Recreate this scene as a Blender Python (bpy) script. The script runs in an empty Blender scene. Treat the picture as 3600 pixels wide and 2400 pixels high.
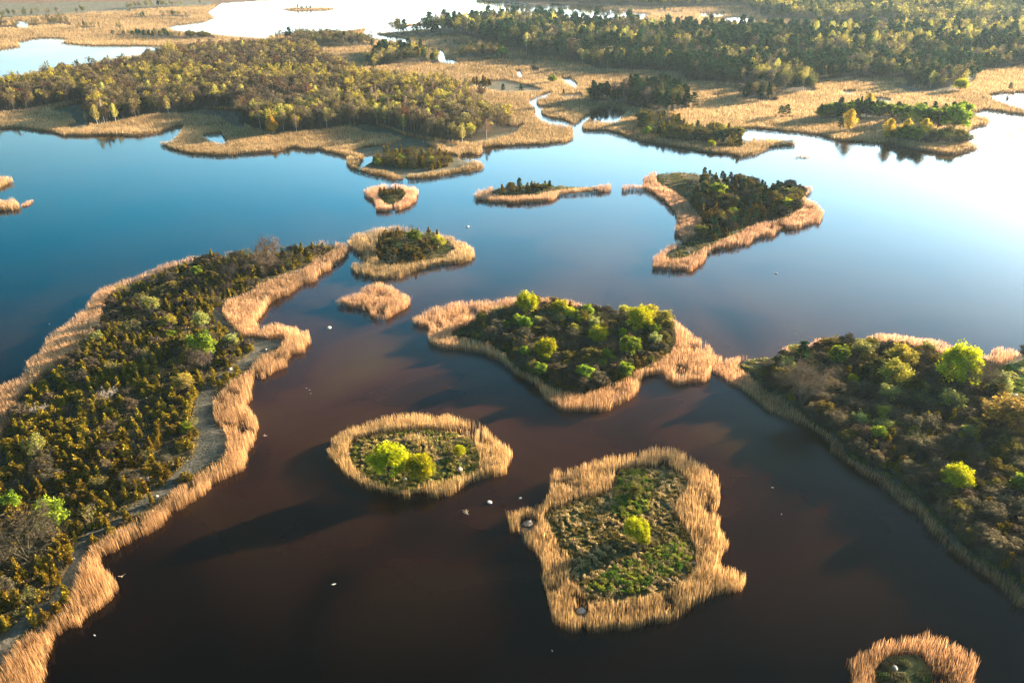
import bpy, math, numpy as np
from mathutils import Vector
rng = np.random.default_rng(11)
sc = bpy.context.scene
R = math.radians

# ------------------------------------------------------------------ camera, sky, sun, exposure
CAMH, FPX, PITCH = 110.0, 2772.0, 27.5
SUN_AZ, SUN_EL = 57.0, 10.5            # clockwise from +Y (the view direction), above the horizon
cd = bpy.data.cameras.new('camera'); cam = bpy.data.objects.new('camera', cd)
sc.collection.objects.link(cam); sc.camera = cam
cd.sensor_width = 36.0; cd.lens = 36.0 * FPX / 3600.0
cd.clip_start = 1.0; cd.clip_end = 60000.0
cam.location = (0, 0, CAMH); cam.rotation_euler = (R(90 - PITCH), 0, 0)
w = bpy.data.worlds.new('World'); sc.world = w; w.use_nodes = True
nt = w.node_tree; bg = nt.nodes['Background']
sky = nt.nodes.new('ShaderNodeTexSky'); sky.sky_type = 'NISHITA'; sky.sun_disc = False
sky.sun_elevation = R(SUN_EL); sky.sun_rotation = R(SUN_AZ)
sky.air_density = 1.0; sky.dust_density = .6; sky.ozone_density = 2.2
shs = nt.nodes.new('ShaderNodeHueSaturation'); shs.inputs['Saturation'].default_value = 1.65; shs.inputs['Hue'].default_value = .475
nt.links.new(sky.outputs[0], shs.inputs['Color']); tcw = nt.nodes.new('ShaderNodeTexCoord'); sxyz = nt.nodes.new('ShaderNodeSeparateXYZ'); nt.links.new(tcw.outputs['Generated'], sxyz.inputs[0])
hb = nt.nodes.new('ShaderNodeValToRGB'); hb.color_ramp.interpolation = 'B_SPLINE'; hb.color_ramp.elements.remove(hb.color_ramp.elements[0])   # added ramp shapes the sky light: bright band low down, dimmed above
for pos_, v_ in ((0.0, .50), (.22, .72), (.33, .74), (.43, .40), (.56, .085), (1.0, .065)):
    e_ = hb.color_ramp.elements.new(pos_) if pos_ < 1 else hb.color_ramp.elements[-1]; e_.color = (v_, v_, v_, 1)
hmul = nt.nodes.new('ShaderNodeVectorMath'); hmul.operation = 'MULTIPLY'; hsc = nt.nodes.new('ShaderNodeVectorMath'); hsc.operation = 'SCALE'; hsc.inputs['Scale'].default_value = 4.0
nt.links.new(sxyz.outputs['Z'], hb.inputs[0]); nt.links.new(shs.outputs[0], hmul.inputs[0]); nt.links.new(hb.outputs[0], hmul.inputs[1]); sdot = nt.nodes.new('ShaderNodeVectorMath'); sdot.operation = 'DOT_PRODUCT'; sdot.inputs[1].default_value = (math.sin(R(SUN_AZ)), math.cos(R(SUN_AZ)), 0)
smr = nt.nodes.new('ShaderNodeMapRange'); smr.inputs[1].default_value = -1; smr.inputs[2].default_value = 1; smr.inputs[3].default_value = .25; smr.inputs[4].default_value = 4.8; smr.clamp = False   # added factor brightens the sunward side of the sky
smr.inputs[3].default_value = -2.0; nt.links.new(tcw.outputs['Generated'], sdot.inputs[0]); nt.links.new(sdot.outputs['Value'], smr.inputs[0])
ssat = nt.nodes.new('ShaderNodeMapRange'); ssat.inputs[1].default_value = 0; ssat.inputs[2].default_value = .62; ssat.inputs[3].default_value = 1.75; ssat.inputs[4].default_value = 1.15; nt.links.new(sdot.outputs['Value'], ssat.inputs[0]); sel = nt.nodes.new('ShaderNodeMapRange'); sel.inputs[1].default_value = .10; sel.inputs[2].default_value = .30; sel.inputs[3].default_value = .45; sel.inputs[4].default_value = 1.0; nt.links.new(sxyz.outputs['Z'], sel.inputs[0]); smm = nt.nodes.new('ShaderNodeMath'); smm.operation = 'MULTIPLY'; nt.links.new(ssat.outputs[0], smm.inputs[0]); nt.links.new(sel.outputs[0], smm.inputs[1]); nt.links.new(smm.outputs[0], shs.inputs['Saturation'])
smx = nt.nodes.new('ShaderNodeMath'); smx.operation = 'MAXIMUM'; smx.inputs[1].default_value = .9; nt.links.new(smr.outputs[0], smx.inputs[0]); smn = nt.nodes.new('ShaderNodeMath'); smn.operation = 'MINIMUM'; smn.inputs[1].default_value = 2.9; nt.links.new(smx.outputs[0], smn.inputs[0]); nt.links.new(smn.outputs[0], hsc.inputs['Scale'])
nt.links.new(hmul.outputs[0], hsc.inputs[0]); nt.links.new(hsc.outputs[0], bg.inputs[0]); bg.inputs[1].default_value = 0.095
sl = bpy.data.lights.new('sun', 'SUN'); sun = bpy.data.objects.new('sun', sl); sc.collection.objects.link(sun)
sl.energy = 5.0; sl.angle = R(0.5); sl.color = (1.0, 0.77, 0.50)
sd = Vector((math.sin(R(SUN_AZ)) * math.cos(R(SUN_EL)), math.cos(R(SUN_AZ)) * math.cos(R(SUN_EL)), math.sin(R(SUN_EL))))
sun.rotation_euler = (-sd).to_track_quat('-Z', 'Y').to_euler()
sc.view_settings.view_transform = 'Standard'; sc.view_settings.look = 'None'
sc.view_settings.gamma = 1.0; sc.view_settings.use_curve_mapping = False
sc.view_settings.exposure = 3.1
sc.cycles.max_bounces = 6; sc.cycles.diffuse_bounces = 3; sc.cycles.transmission_bounces = 3
sc.cycles.glossy_bounces = 3; sc.cycles.transparent_max_bounces = 4; sc.cycles.volume_bounces = 0

# ------------------------------------------------------------------ map: survey units <-> metres on the ground
S = 1.530612
cp, sp = math.cos(R(PITCH)), math.sin(R(PITCH))
def P(fx, fy, z=0.0):
    x = (np.asarray(fx, float) * S - 1800) / FPX; y = (1200 - np.asarray(fy, float) * S) / FPX
    dy = cp + y * sp; dz = -sp + y * cp
    t = (CAMH - z) / -dz
    return x * t, dy * t
def Q(x, y, z=0.0):
    zz = z - CAMH
    d = y * cp - zz * sp; u = y * sp + zz * cp
    return (1800 + FPX * x / d) / S, (1200 - FPX * u / d) / S
def slant(x, y): return np.sqrt(x * x + y * y + CAMH * CAMH)
RS = 1.5; GX0, GY0, GX1, GY1 = -450, -138, 2802, 1902
GW, GH = int((GX1 - GX0) / RS), int((GY1 - GY0) / RS)
def h2(ix, iy, s):
    n = (ix.astype(np.int64) * 374761393 + iy.astype(np.int64) * 668265263 + s * 1442695041) & 0xffffffff
    n = ((n ^ (n >> 13)) * 1274126177) & 0xffffffff
    return ((n ^ (n >> 16)) & 0xffff) / 65535.0
def vn(x, y, sc_, s=0):
    x = x / sc_; y = y / sc_; ix = np.floor(x); iy = np.floor(y); a = x - ix; b = y - iy
    a = a * a * (3 - 2 * a); b = b * b * (3 - 2 * b)
    return ((h2(ix, iy, s) * (1 - a) + h2(ix + 1, iy, s) * a) * (1 - b) + (h2(ix, iy + 1, s) * (1 - a) + h2(ix + 1, iy + 1, s) * a) * b)
def fbm(x, y, sc_, s=0, o=3):
    r = 0; t = 0; a = 1.0
    for k in range(o):
        r = r + a * vn(x, y, sc_ / 2 ** k, s + k * 17); t += a; a *= .55
    return r / t
def warp(pts, H=0.0, hole=False, amp=0.8, ns=4.0, seed=3):
    """outline -> ground outline; far-side edges are seen at the top of what stands there"""
    p = np.array(pts, float); q = np.roll(p, -1, 0); out = []
    for a, b in zip(p, q):
        n = max(1, int(np.hypot(*(b - a)) / 5)); t = np.arange(n)[:, None] / n
        out.append(a + (b - a) * t)
    o = np.vstack(out)
    area = np.sum(p[:, 0] * q[:, 1] - q[:, 0] * p[:, 1])
    tg = np.roll(o, -2, 0) - np.roll(o, 2, 0); tg /= np.maximum(np.hypot(tg[:, 0], tg[:, 1])[:, None], 1e-6)
    ny = -tg[:, 0] * (1 if area > 0 else -1)
    if hole: ny = -ny
    up = np.clip((-ny - .05) / .6, 0, 1)
    k = min(7, max(1, len(o) // 6)); up = sum(np.roll(up, j) for j in range(-k // 2, k // 2 + 1)) / len(range(-k // 2, k // 2 + 1))
    x, y = P(o[:, 0], o[:, 1], H * up)
    if amp:
        g = slant(x, y) / 200.0; A = amp * np.maximum(1, g * .7); n_ = ns * np.maximum(1, g * .7).mean()
        x = x + (fbm(x, y, n_, seed) - .5) * 2 * A; y = y + (fbm(x, y, n_, seed + 50) - .5) * 2 * A
    return x, y
def fill(x, y):
    fx, fy = Q(x, y); gx = (fx - GX0) / RS; gy = (fy - GY0) / RS
    m = np.zeros((GH, GW), bool); x2 = np.roll(gx, -1); y2 = np.roll(gy, -1)
    for r in range(max(0, int(gy.min())), min(GH, int(gy.max()) + 2)):
        yc = r + .5; c = (gy <= yc) != (y2 <= yc)
        if not c.any(): continue
        xs = np.sort(gx[c] + (yc - gy[c]) * (x2[c] - gx[c]) / (y2[c] - gy[c]))
        for k in range(0, len(xs) - 1, 2):
            a = max(0, int(math.ceil(xs[k] - .5))); b = min(GW, int(math.ceil(xs[k + 1] - .5)))
            if b > a: m[r, a:b] = True
    return m
def reg(s, H=0.0, hole=False, amp=0.8, ns=4.0, seed=3):
    v = [float(t) for t in s.replace(',', ' ').split()]
    return fill(*warp(list(zip(v[::2], v[1::2])), H, hole, amp, ns, seed))
def blur(m, r, n=2):
    a = m.astype(np.float32)
    for _ in range(n):
        for ax in (0, 1):
            pad = [(0, 0), (0, 0)]; pad[ax] = (r + 1, r)
            c = np.cumsum(np.pad(a, pad, mode='edge'), axis=ax)
            L = a.shape[ax]
            a = (np.take(c, range(2 * r + 1, 2 * r + 1 + L), ax) - np.take(c, range(0, L), ax)) / (2 * r + 1)
    return a
def at(m, x, y):
    fx, fy = Q(np.asarray(x, float), np.asarray(y, float))
    i = np.clip(((fy - GY0) / RS).astype(int), 0, GH - 1); j = np.clip(((fx - GX0) / RS).astype(int), 0, GW - 1)
    return m[i, j]

# ------------------------------------------------------------------ outlines (survey units)
HR = 3.0     # reed height
ISL = {
 'square': dict(o="1164,1178 1167,1172 1184,1163 1201,1157 1227,1153 1262,1143 1264,1108 1271,1077 1304,1071 1350,1060 1390,1046 1450,1033 1500,1026 1545,1026 1590,1040 1620,1062 1645,1095 1653,1130 1648,1170 1655,1215 1661,1255 1658,1288 1685,1295 1705,1315 1712,1340 1700,1360 1670,1369 1640,1375 1600,1395 1560,1426 1520,1430 1494,1430 1467,1444 1427,1454 1394,1458 1334,1459 1317,1455 1284,1441 1264,1425 1260,1405 1251,1365 1245,1330 1240,1292 1227,1272 1207,1258 1201,1245 1199,1227 1185,1226 1171,1225 1167,1200",
   h="1251,1190 1267,1180 1314,1162 1364,1147 1404,1134 1412,1100 1420,1088 1450,1080 1490,1078 1530,1082 1562,1096 1578,1112 1572,1135 1556,1150 1552,1190 1566,1212 1584,1240 1598,1275 1600,1310 1580,1332 1534,1358 1494,1372 1440,1381 1401,1383 1360,1380 1340,1362 1331,1348 1310,1335 1304,1312 1312,1292 1300,1266 1280,1240 1262,1215"),
 'oval': dict(o="752,1030 757,1010 780,988 820,975 850,965 880,952 920,945 965,942 1020,945 1060,957 1100,970 1125,985 1150,1000 1170,1020 1183,1045 1178,1065 1165,1085 1145,1103 1130,1098 1110,1106 1080,1115 1050,1128 1025,1141 1005,1150 960,1144 930,1149 890,1141 850,1132 820,1112 790,1098 770,1075 758,1055",
   h="805,1030 815,1016 850,1008 885,1002 930,997 965,992 1010,996 1055,1002 1090,1018 1100,1042 1104,1064 1092,1080 1050,1098 1010,1110 950,1120 900,1116 860,1106 825,1085 803,1058"),
 'corner': dict(o="1937,1520 1945,1505 1960,1490 2000,1470 2040,1456 2080,1450 2120,1453 2170,1455 2200,1468 2225,1490 2240,1515 2244,1545 2240,1590 2220,1650 2150,1720 2060,1735 1990,1690 1955,1620 1947,1560",
   h="2000,1552 2030,1522 2080,1508 2118,1516 2138,1545 2140,1600 2100,1650 2050,1660 2010,1620"),
 'wooded': dict(o="947,729 964,719 991,704 1027,693 1067,686 1117,684 1167,680 1217,677 1257,677 1304,684 1351,696 1417,706 1484,708 1531,718 1568,742 1601,766 1631,789 1643,812 1660,826 1660,838 1646,846 1635,858 1618,879 1588,886 1568,889 1547,889 1524,876 1501,866 1480,869 1474,889 1447,919 1417,933 1384,949 1334,951 1284,943 1254,919 1231,886 1184,863 1151,836 1111,816 1067,809 1017,806 991,796 982,779 994,756 971,756 951,746",
   h="1034,768 1067,753 1111,736 1151,719 1184,708 1260,702 1350,716 1420,722 1517,729 1547,756 1554,789 1537,816 1501,838 1467,852 1427,878 1371,895 1317,909 1267,892 1234,869 1184,843 1144,805 1101,785 1044,778"),
 'bulb': dict(o="773,693 790,680 820,666 845,652 870,645 900,653 925,668 940,685 942,700 925,715 905,727 870,738 845,728 828,712 800,705 778,703", h=None),
 'curl': dict(o="803,545 825,530 860,520 905,515 950,520 1000,528 1040,540 1070,555 1090,575 1093,590 1075,604 1040,610 1000,612 960,622 920,640 895,644 850,642 820,632 803,618 812,600 830,588 812,578 800,566",
   h="868,552 900,535 950,537 1000,545 1030,558 1045,576 1020,591 970,602 920,609 880,604 862,590 866,570"),
 'kite': dict(o="836,440 850,428 880,420 920,420 950,428 961,440 955,462 935,478 900,487 865,488 855,470 840,455",
   h="866,446 890,436 920,438 933,449 925,462 905,472 885,470 872,458"),
 'slim': dict(o="1088,450 1100,435 1130,425 1180,417 1240,415 1300,418 1360,420 1395,422 1407,432 1390,442 1340,445 1290,450 1260,462 1230,467 1180,471 1120,465 1095,460",
   h="1122,446 1140,436 1180,429 1260,425 1330,427 1378,431 1340,434 1280,438 1240,448 1180,451 1140,451"),
 'arrow': dict(o="1492,615 1500,590 1520,570 1560,550 1550,535 1555,510 1550,490 1530,470 1500,448 1480,440 1430,438 1425,430 1450,420 1478,425 1478,405 1500,392 1550,386 1600,390 1660,402 1708,413 1755,419 1808,424 1855,427 1875,437 1851,444 1851,457 1875,463 1893,493 1881,513 1850,519 1835,525 1788,535 1775,545 1748,548 1728,560 1685,570 1635,579 1618,604 1588,624 1540,624 1500,620",
   h="1503,408 1530,397 1600,399 1700,418 1800,430 1846,441 1842,480 1800,504 1760,512 1720,522 1700,535 1650,555 1610,575 1572,594 1540,600 1526,590 1560,570 1600,542 1613,515 1600,490 1575,460 1540,435 1508,420"),
 'long': dict(o="-120,930 -60,905 3,878 20,868 47,858 57,842 63,825 90,808 103,788 107,772 127,755 147,738 167,725 190,705 210,682 223,658 250,650 283,640 317,627 353,613 380,600 427,588 483,582 533,573 580,568 633,567 683,562 727,553 767,548 790,556 804,570 800,580 782,605 760,622 745,627 723,649 700,656 663,680 633,690 610,713 590,737 600,746 643,738 680,746 707,763 712,789 703,813 673,818 658,829 653,846 627,859 610,874 590,876 580,893 577,916 567,933 593,946 597,979 590,996 583,1023 567,1045 572,1056 563,1082 533,1096 500,1110 473,1136 433,1160 383,1196 340,1231 310,1243 280,1260 243,1280 233,1299 233,1314 253,1319 273,1342 277,1362 257,1380 230,1396 203,1420 200,1436 167,1443 137,1463 123,1503 110,1533 100,1570 70,1640 20,1720 -80,1800 -380,1800 -380,1300 -300,1050",
   h="-30,1130 5,1032 20,989 37,956 50,916 93,876 140,849 167,829 187,799 233,763 238,723 253,689 290,666 333,652 380,634 417,613 467,599 567,583 633,577 693,575 767,562 775,570 727,598 700,618 653,632 600,655 567,673 523,693 514,712 517,736 540,763 567,779 627,786 653,776 661,784 633,806 600,823 573,853 533,876 510,903 490,923 493,953 497,979 518,989 523,1016 521,1043 513,1059 467,1085 417,1119 377,1149 333,1182 293,1209 247,1235 213,1259 190,1299 180,1345 160,1385 127,1415 83,1442 43,1475 20,1522 -20,1580 -90,1650 -330,1650 -330,1200"),
 'right': dict(o="1640,836 1661,823 1685,815 1715,809 1748,810 1781,802 1821,785 1851,782 1888,768 1918,767 1951,777 1985,780 1990,765 2025,755 2068,757 2115,768 2155,771 2185,783 2218,799 2241,810 2275,806 2285,793 2311,789 2352,796 2420,800 2620,830 2700,1000 2700,1700 2560,1560 2450,1466 2352,1400 2328,1383 2295,1356 2255,1326 2218,1300 2181,1266 2148,1236 2118,1200 2088,1170 2051,1143 2015,1113 1981,1093 1948,1066 1915,1046 1901,1024 1881,1000 1851,980 1815,967 1771,954 1741,927 1708,907 1681,884 1655,869 1640,857",
   h="1693,842 1712,828 1768,820 1810,812 1851,806 1901,799 1960,792 1991,788 2035,797 2135,806 2185,826 2251,836 2301,843 2345,818 2440,822 2600,860 2660,1000 2660,1600 2450,1430 2352,1366 2335,1346 2285,1310 2235,1276 2185,1236 2151,1203 2115,1160 2085,1130 2035,1096 1978,1066 1951,1044 1918,1007 1885,987 1841,955 1798,920 1755,894 1725,867"),
 'edge_a': dict(o="-40,400 0,402 16,406 28,414 20,424 6,430 -30,440", h=None),
 'edge_b': dict(o="-40,450 0,455 25,454 42,462 50,472 40,482 10,486 -40,484", h=None),
 'edge_c': dict(o="50,462 60,460 66,462 72,463 60,466 50,466", h=None),
 'mouth': dict(o="1331,303 1340,300 1346,305 1346,311 1333,311", h=None),
 'bar': dict(o="1826,354 1840,351 1853,356 1862,359 1850,361 1836,358", h=None),
}
MAIN = "-440,310 -200,300 0,297 50,296 93,303 117,304 147,314 200,313 233,311 317,314 367,306 400,294 423,288 420,296 408,306 393,320 360,332 387,344 433,356 517,361 567,356 633,351 680,341 703,348 733,346 756,352 771,355 798,362 796,380 806,390 835,399 868,407 901,414 926,416 929,409 934,409 935,415 968,414 1010,408 1051,400 1085,395 1106,389 1114,380 1106,372 1093,367 1076,363 1051,360 1068,358 1101,357 1110,352 1111,341 1143,337 1184,337 1251,334 1301,327 1317,317 1319,304 1317,293 1300,284 1330,287 1345,284 1337,293 1340,300 1351,303 1401,304 1434,314 1467,326 1517,334 1568,341 1618,351 1668,356 1701,363 1735,356 1768,341 1800,337 1831,333 1821,321 1781,316 1735,316 1695,311 1690,297 1735,297 1801,303 1851,308 1885,314 1918,324 1995,331 2051,334 2101,344 2151,354 2185,358 2221,349 2251,338 2222,322 2217,308 2232,297 2275,285 2260,276 2236,268 2235,260 2268,254 2311,260 2352,266 2450,275 2790,290 2790,-132 -440,-132"
PONDS = ["-440,118 -150,116 0,115 47,108 43,97 70,91 100,88 160,90 133,99 180,104 233,107 333,107 400,108 340,122 283,128 233,138 187,148 83,163 0,178 -200,195 -440,200",
 "383,62 467,52 493,40 477,27 510,8 600,3 784,-4 980,-6 1134,3 1251,13 1384,20 1467,30 1497,33 1471,41 1511,47 1484,52 1434,42 1301,36 1184,38 1017,46 951,51 880,58 834,62 784,70 700,72 627,78 610,85 533,80 467,73 400,68",
 "834,72 840,67 917,62 984,58 1040,58 984,63 915,69 870,73 862,79 894,86 941,92 944,97 937,105 922,104 924,97 884,89 848,83",
 "985,113 1017,117 1021,130 1022,137 1054,140 1047,143 1014,140 1004,130 1003,119",
 "1184,163 1195,164 1200,173 1190,173", "1217,155 1226,154 1240,161 1225,162",
 "1290,180 1310,182 1322,190 1327,198 1318,200 1312,191 1296,184",
 "1262,210 1270,213 1245,224 1232,229 1236,243 1252,247 1242,256 1246,266 1262,273 1290,277 1312,282 1318,287 1312,290 1290,283 1262,281 1240,271 1226,259 1232,250 1221,243 1213,230 1226,226 1240,220",
 "1357,258 1377,250 1417,252 1440,257 1430,268 1420,276 1390,277 1367,276 1353,268 1340,277 1328,284 1322,288 1322,282 1335,275 1350,266",
 "463,313 482,310 508,308 518,319 525,326 505,328 480,319",
 "1605,30 1640,28 1668,28 1661,35 1618,36", "1655,43 1701,40 1755,45 1721,50 1668,50", "1751,56 1811,57 1815,60 1755,60",
 "1935,210 1968,208 1962,212 1937,212", "2001,225 2048,229 2045,232 2010,229",
 "33,47 65,50 60,62 40,60", "2268,220 2308,215 2352,213 2470,215 2470,256 2352,246 2321,238",
 "861,359 838,362 825,377 822,384 829,382 838,371 852,363 862,362", "1241,8 1400,14 1370,17 1300,13"]
BARE = ["113,257 213,233 200,253 193,277 207,293 150,298 177,283 160,260", "400,263 450,252 540,257 560,287 567,299 533,290 500,267 460,263",
 "804,293 838,286 884,296 930,313 985,325 1060,335 1036,339 1000,326 960,321 922,318 900,309 850,306",
 "803,349 840,341 901,334 922,324 960,321 1000,326 1036,337 1060,333 1040,341 1005,343 1003,350 1045,360 1080,373 1082,377 1060,385 1034,391 991,398 940,404 928,408 884,394 834,386 824,380 838,366 861,360 810,352",
 "1060,320 1110,320 1170,303 1200,284 1204,292 1180,308 1130,322 1075,331",
 "1100,190 1160,186 1250,206 1240,211 1150,211 1095,200", "1280,222 1330,216 1340,221 1300,225",
 "1690,304 1735,318 1700,340 1640,340 1670,325",
 "2050,200 2090,196 2100,205 2230,203 2150,212 2080,211",
 "500,10 0,40 -440,45 -440,20 200,5 480,2"]
PATCH = "966,326 990,322 1020,330 1040,341 1010,343 985,338"
WOODS = {   # name: (outline, canopy height, spacing, mix, label)
 'left': ("-440,275 -200,272 0,263 50,258 133,241 200,230 198,262 207,290 233,292 283,283 333,270 400,263 467,250 540,253 556,285 593,303 627,312 700,306 784,297 834,287 884,293 934,310 984,322 1057,333 1101,323 1167,305 1194,293 1199,283 1190,262 1160,245 1111,238 1108,212 1077,187 1010,176 951,172 851,166 801,147 760,125 733,112 723,97 667,93 567,93 467,100 400,106 343,117 320,130 187,147 100,160 0,180 -440,212", 12, 6.6, 'decid'),
 'spur': ("624,90 640,74 700,69 760,67 830,76 858,92 862,106 808,109 740,110 690,100", 10, 7, 'olive'),
 'knot': ("844,135 851,113 877,97 930,96 971,103 984,123 1014,137 984,144 901,151 857,158 827,150", 11, 6.5, 'mixed'),
 'pines': ("897,76 951,83 1067,83 1117,101 1151,111 1201,116 1211,131 1267,134 1334,144 1367,161 1451,164 1568,168 1568,186 1635,192 1701,198 1788,214 1851,214 1875,210 1868,190 1901,187 2001,182 2085,182 2088,200 2135,206 2218,203 2241,184 2235,167 2352,153 2790,130 2790,42 2352,45 2100,52 1901,58 1868,60 1751,62 1635,57 1568,64 1501,60 1451,47 1400,50 1331,49 1284,37 1134,36 1017,46 901,67", 13, 8.0, 'pine'),
 'ridge': ("1184,1 1317,6 1417,14 1501,18 1568,19 1635,14 1711,14 1735,31 1748,42 1868,48 1901,55 2100,54 2352,47 2790,44 2790,-122 1000,-122 1100,-12", 13, 13.0, 'far'),
 'clump': ("1051,127 1067,107 1084,100 1151,103 1163,118 1144,132 1101,136 1061,133", 10, 6, 'olive'),
 'grove': ("1347,221 1367,207 1401,200 1457,180 1501,177 1551,187 1568,195 1585,213 1611,236 1585,250 1568,255 1517,262 1477,253 1434,247 1411,238 1380,228", 12, 6, 'pine2'),
 'hump': ("1678,229 1690,204 1701,197 1741,184 1785,207 1795,223 1788,238 1735,236", 11, 6, 'pine'),
 'shore': ("1461,294 1463,276 1477,263 1517,257 1551,254 1580,280 1635,283 1678,293 1695,311 1701,333 1701,347 1601,331 1568,329 1534,324 1501,314", 6, 4.4, 'scrub'),
 'row': ("1781,268 1781,247 1868,247 1935,234 1988,231 2068,243 2130,246 2201,240 2225,265 2216,284 2168,284 2068,273 1985,274 1901,279 1835,274", 9, 4.3, 'rowmix'),
 'strip': ("2020,318 2030,306 2100,302 2160,310 2200,308 2226,330 2205,336 2160,335 2090,328 2035,322", 4, 3.6, 'bushes'),
 'north_a': ("-440,62 -100,60 0,58 0,42 100,38 130,35 247,30 300,24 300,12 240,16 105,20 0,24 -440,30", 10, 12, 'olive'),
 'north_b': ("0,66 33,64 33,50 0,48 -200,50 -200,64", 8, 9, 'olive'), 'north_c': ("60,57 160,58 165,50 140,38 110,36 90,44", 9, 9, 'olive'),
 'north_d': ("170,62 270,64 278,55 230,53 195,57", 6, 8, 'olive'), 'north_e': ("257,77 300,84 360,91 425,88 427,76 380,68 300,69", 7, 7, 'mixed'),
 'north_f': ("296,41 345,40 350,33 300,32", 7, 8, 'mixed'), 'north_g': ("368,37 430,43 438,30 395,25 370,29", 7, 8, 'olive'),
 'north_h': ("430,90 490,91 490,80 450,76 432,80", 4, 7, 'bushes'),
 'north_i': ("292,22 365,20 480,12 470,4 380,2 300,8", 9, 12, 'olive'),
 'north_j': ("1501,24 1568,28 1568,20 1510,18", 7, 12, 'olive'), 'north_k': ("1530,43 1568,44 1568,35 1535,36", 6, 9, 'mixed'), 'north_l': ("1530,54 1568,54 1600,50 1568,47 1533,49", 6, 9, 'mixed'),
 'speck': ("1005,101 1120,100 1118,95 1060,92 1010,96", 5, 7, 'olive'),
 'cay': ("680,20 720,20 716,16 690,15", 5, 8, 'mixed'),
}
LAND = np.zeros((GH, GW), bool); REED = {}; HOLE = {}; OUT = {}
main = reg(MAIN, 2.2, amp=.7)
NECK = None
for s_ in PONDS: main &= ~reg(s_, 2.2, hole=True, amp=.35, ns=5)
main |= reg("623,21 683,15 750,15 790,19 750,25 683,27", 1.5, amp=0)
bare = np.zeros_like(main)
for s_ in BARE: bare |= reg(s_, 1.2, hole=True, amp=.8)
bare &= ~reg(PATCH, 2)
WM = {}
woods = np.zeros_like(main)
for k, v in WOODS.items():
    WM[k] = reg(v[0], v[1] * .85, amp=1.6, ns=12) & ~woods; woods |= WM[k]
LAND |= main; REED['main'] = main & ~bare & ~woods
for k, v in ISL.items():
    o = reg(v['o'], HR * .9, amp=1.35, ns=4.5, seed=5); OUT[k] = o; h = None
    if v['h']: h = reg(v['h'], HR * (.30 if k == 'right' else .5), hole=True, amp=.7, ns=5, seed=9) & o; HOLE[k] = h
    REED[k] = o & ~h if h is not None else o.copy(); LAND |= o
marshA = reg("2236,262 2268,270 2285,278 2262,292 2225,300 2216,294 2222,270", 1.5, amp=2) | LAND & False
marshB = reg("2285,283 2335,283 2352,290 2400,300 2400,330 2352,322 2318,318 2300,306", 1.0, amp=4, ns=9) | reg("2230,308 2262,304 2300,318 2290,330 2262,338 2250,325", 1.0, amp=3, ns=8)
marshB &= fbm(*P(*(np.meshgrid(np.arange(GW) * RS + GX0, np.arange(GH) * RS + GY0))), 9, 77) > .44
LAND |= marshA; REED['main'] |= marshA

# notches in reed belts (narrow gaps)
GXX, GYY = np.meshgrid(np.arange(GW) * RS + GX0 + .75, np.arange(GH) * RS + GY0 + .75)
WX, WY = P(GXX, GYY)
def cut(*pts, w=.5):
    p = [P(a, b) for a, b in pts]; m = np.zeros_like(LAND)
    for (x0, y0), (x1, y1) in zip(p[:-1], p[1:]):
        dx, dy = x1 - x0, y1 - y0; L2 = dx * dx + dy * dy + 1e-6
        t = np.clip(((WX - x0) * dx + (WY - y0) * dy) / L2, 0, 1)
        m |= (WX - x0 - t * dx) ** 2 + (WY - y0 - t * dy) ** 2 < w * w
    return m
REED['oval'] &= ~(cut((1104, 1030), (1108, 985), w=.35) | cut((1125, 1112), (1112, 1090), w=.3))
REED['kite'] &= ~cut((904, 468), (904, 495), w=.5)
gap = cut((931, 404), (931, 420), w=1.1); REED['main'] &= ~gap
REED['square'] &= ~(cut((1213, 1218), (1216, 1208), w=1.9) | cut((1199, 1240), (1216, 1212), w=.9))
REED['square'] &= ~cut((1334, 1418), (1335, 1417), w=1.3)

# ------------------------------------------------------------------ terrain heights and colours
Lb = blur(LAND, 1, 2)
hump = np.zeros_like(Lb)
for k, h in HOLE.items(): hump = np.maximum(hump, blur(h, 12 if k in ('long', 'right', 'wooded', 'square', 'oval', 'corner') else 5, 2) * h)
Hm = np.clip((Lb - .5) * 1.1, -.55, .30) + hump * .9 + (fbm(WX, WY, 5, 2) - .5) * .12 * Lb
for k in OUT:
    q_ = REED[k]; Hm[q_] = np.minimum(Hm[q_], (-.10 + .30 * (fbm(WX, WY, 4, 8) - .45))[q_])
far = np.clip((WY - 1500) / 6000, 0, 1); Hm = Hm + far * 60 * fbm(WX, WY, 1800, 4) * blur(WM['ridge'], 6)
C = np.zeros((GH, GW, 3), np.float32)
def mixc(a, b, t): return np.array(a)[None, None] * (1 - t[..., None]) + np.array(b)[None, None] * t[..., None]
def st(v, a, b): return np.clip((v - a) / (b - a), 0, 1)
n1 = fbm(WX, WY, 14, 21); n2 = fbm(WX, WY, 3, 31); n3 = fbm(WX, WY, 60, 41); n4 = fbm(WX, WY, 1.2, 51, 2)
C[:] = mixc((.13, .085, .045), (.21, .14, .075), st(n2, .3, .7))                     # shore mud with litter
reedg = mixc((.20, .115, .068), (.15, .09, .05), st(n1, .35, .65))
mm = REED['main']; C[mm] = reedg[mm]
mars = mixc((.19, .16, .11), (.12, .125, .08), st(n2, .3, .7)); C[bare & main] = mars[bare & main]
forest = mixc((.045, .042, .022), (.08, .06, .03), st(n2, .3, .7)); C[woods & main] = forest[woods & main]
grn = mixc((.035, .055, .012), (.085, .095, .025), st(n2, .35, .65)); strw = mixc((.20, .14, .07), (.30, .21, .11), st(n4, .3, .7)); oliv = mixc((.05, .045, .018), (.10, .078, .034), st(n2, .3, .7))
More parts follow.
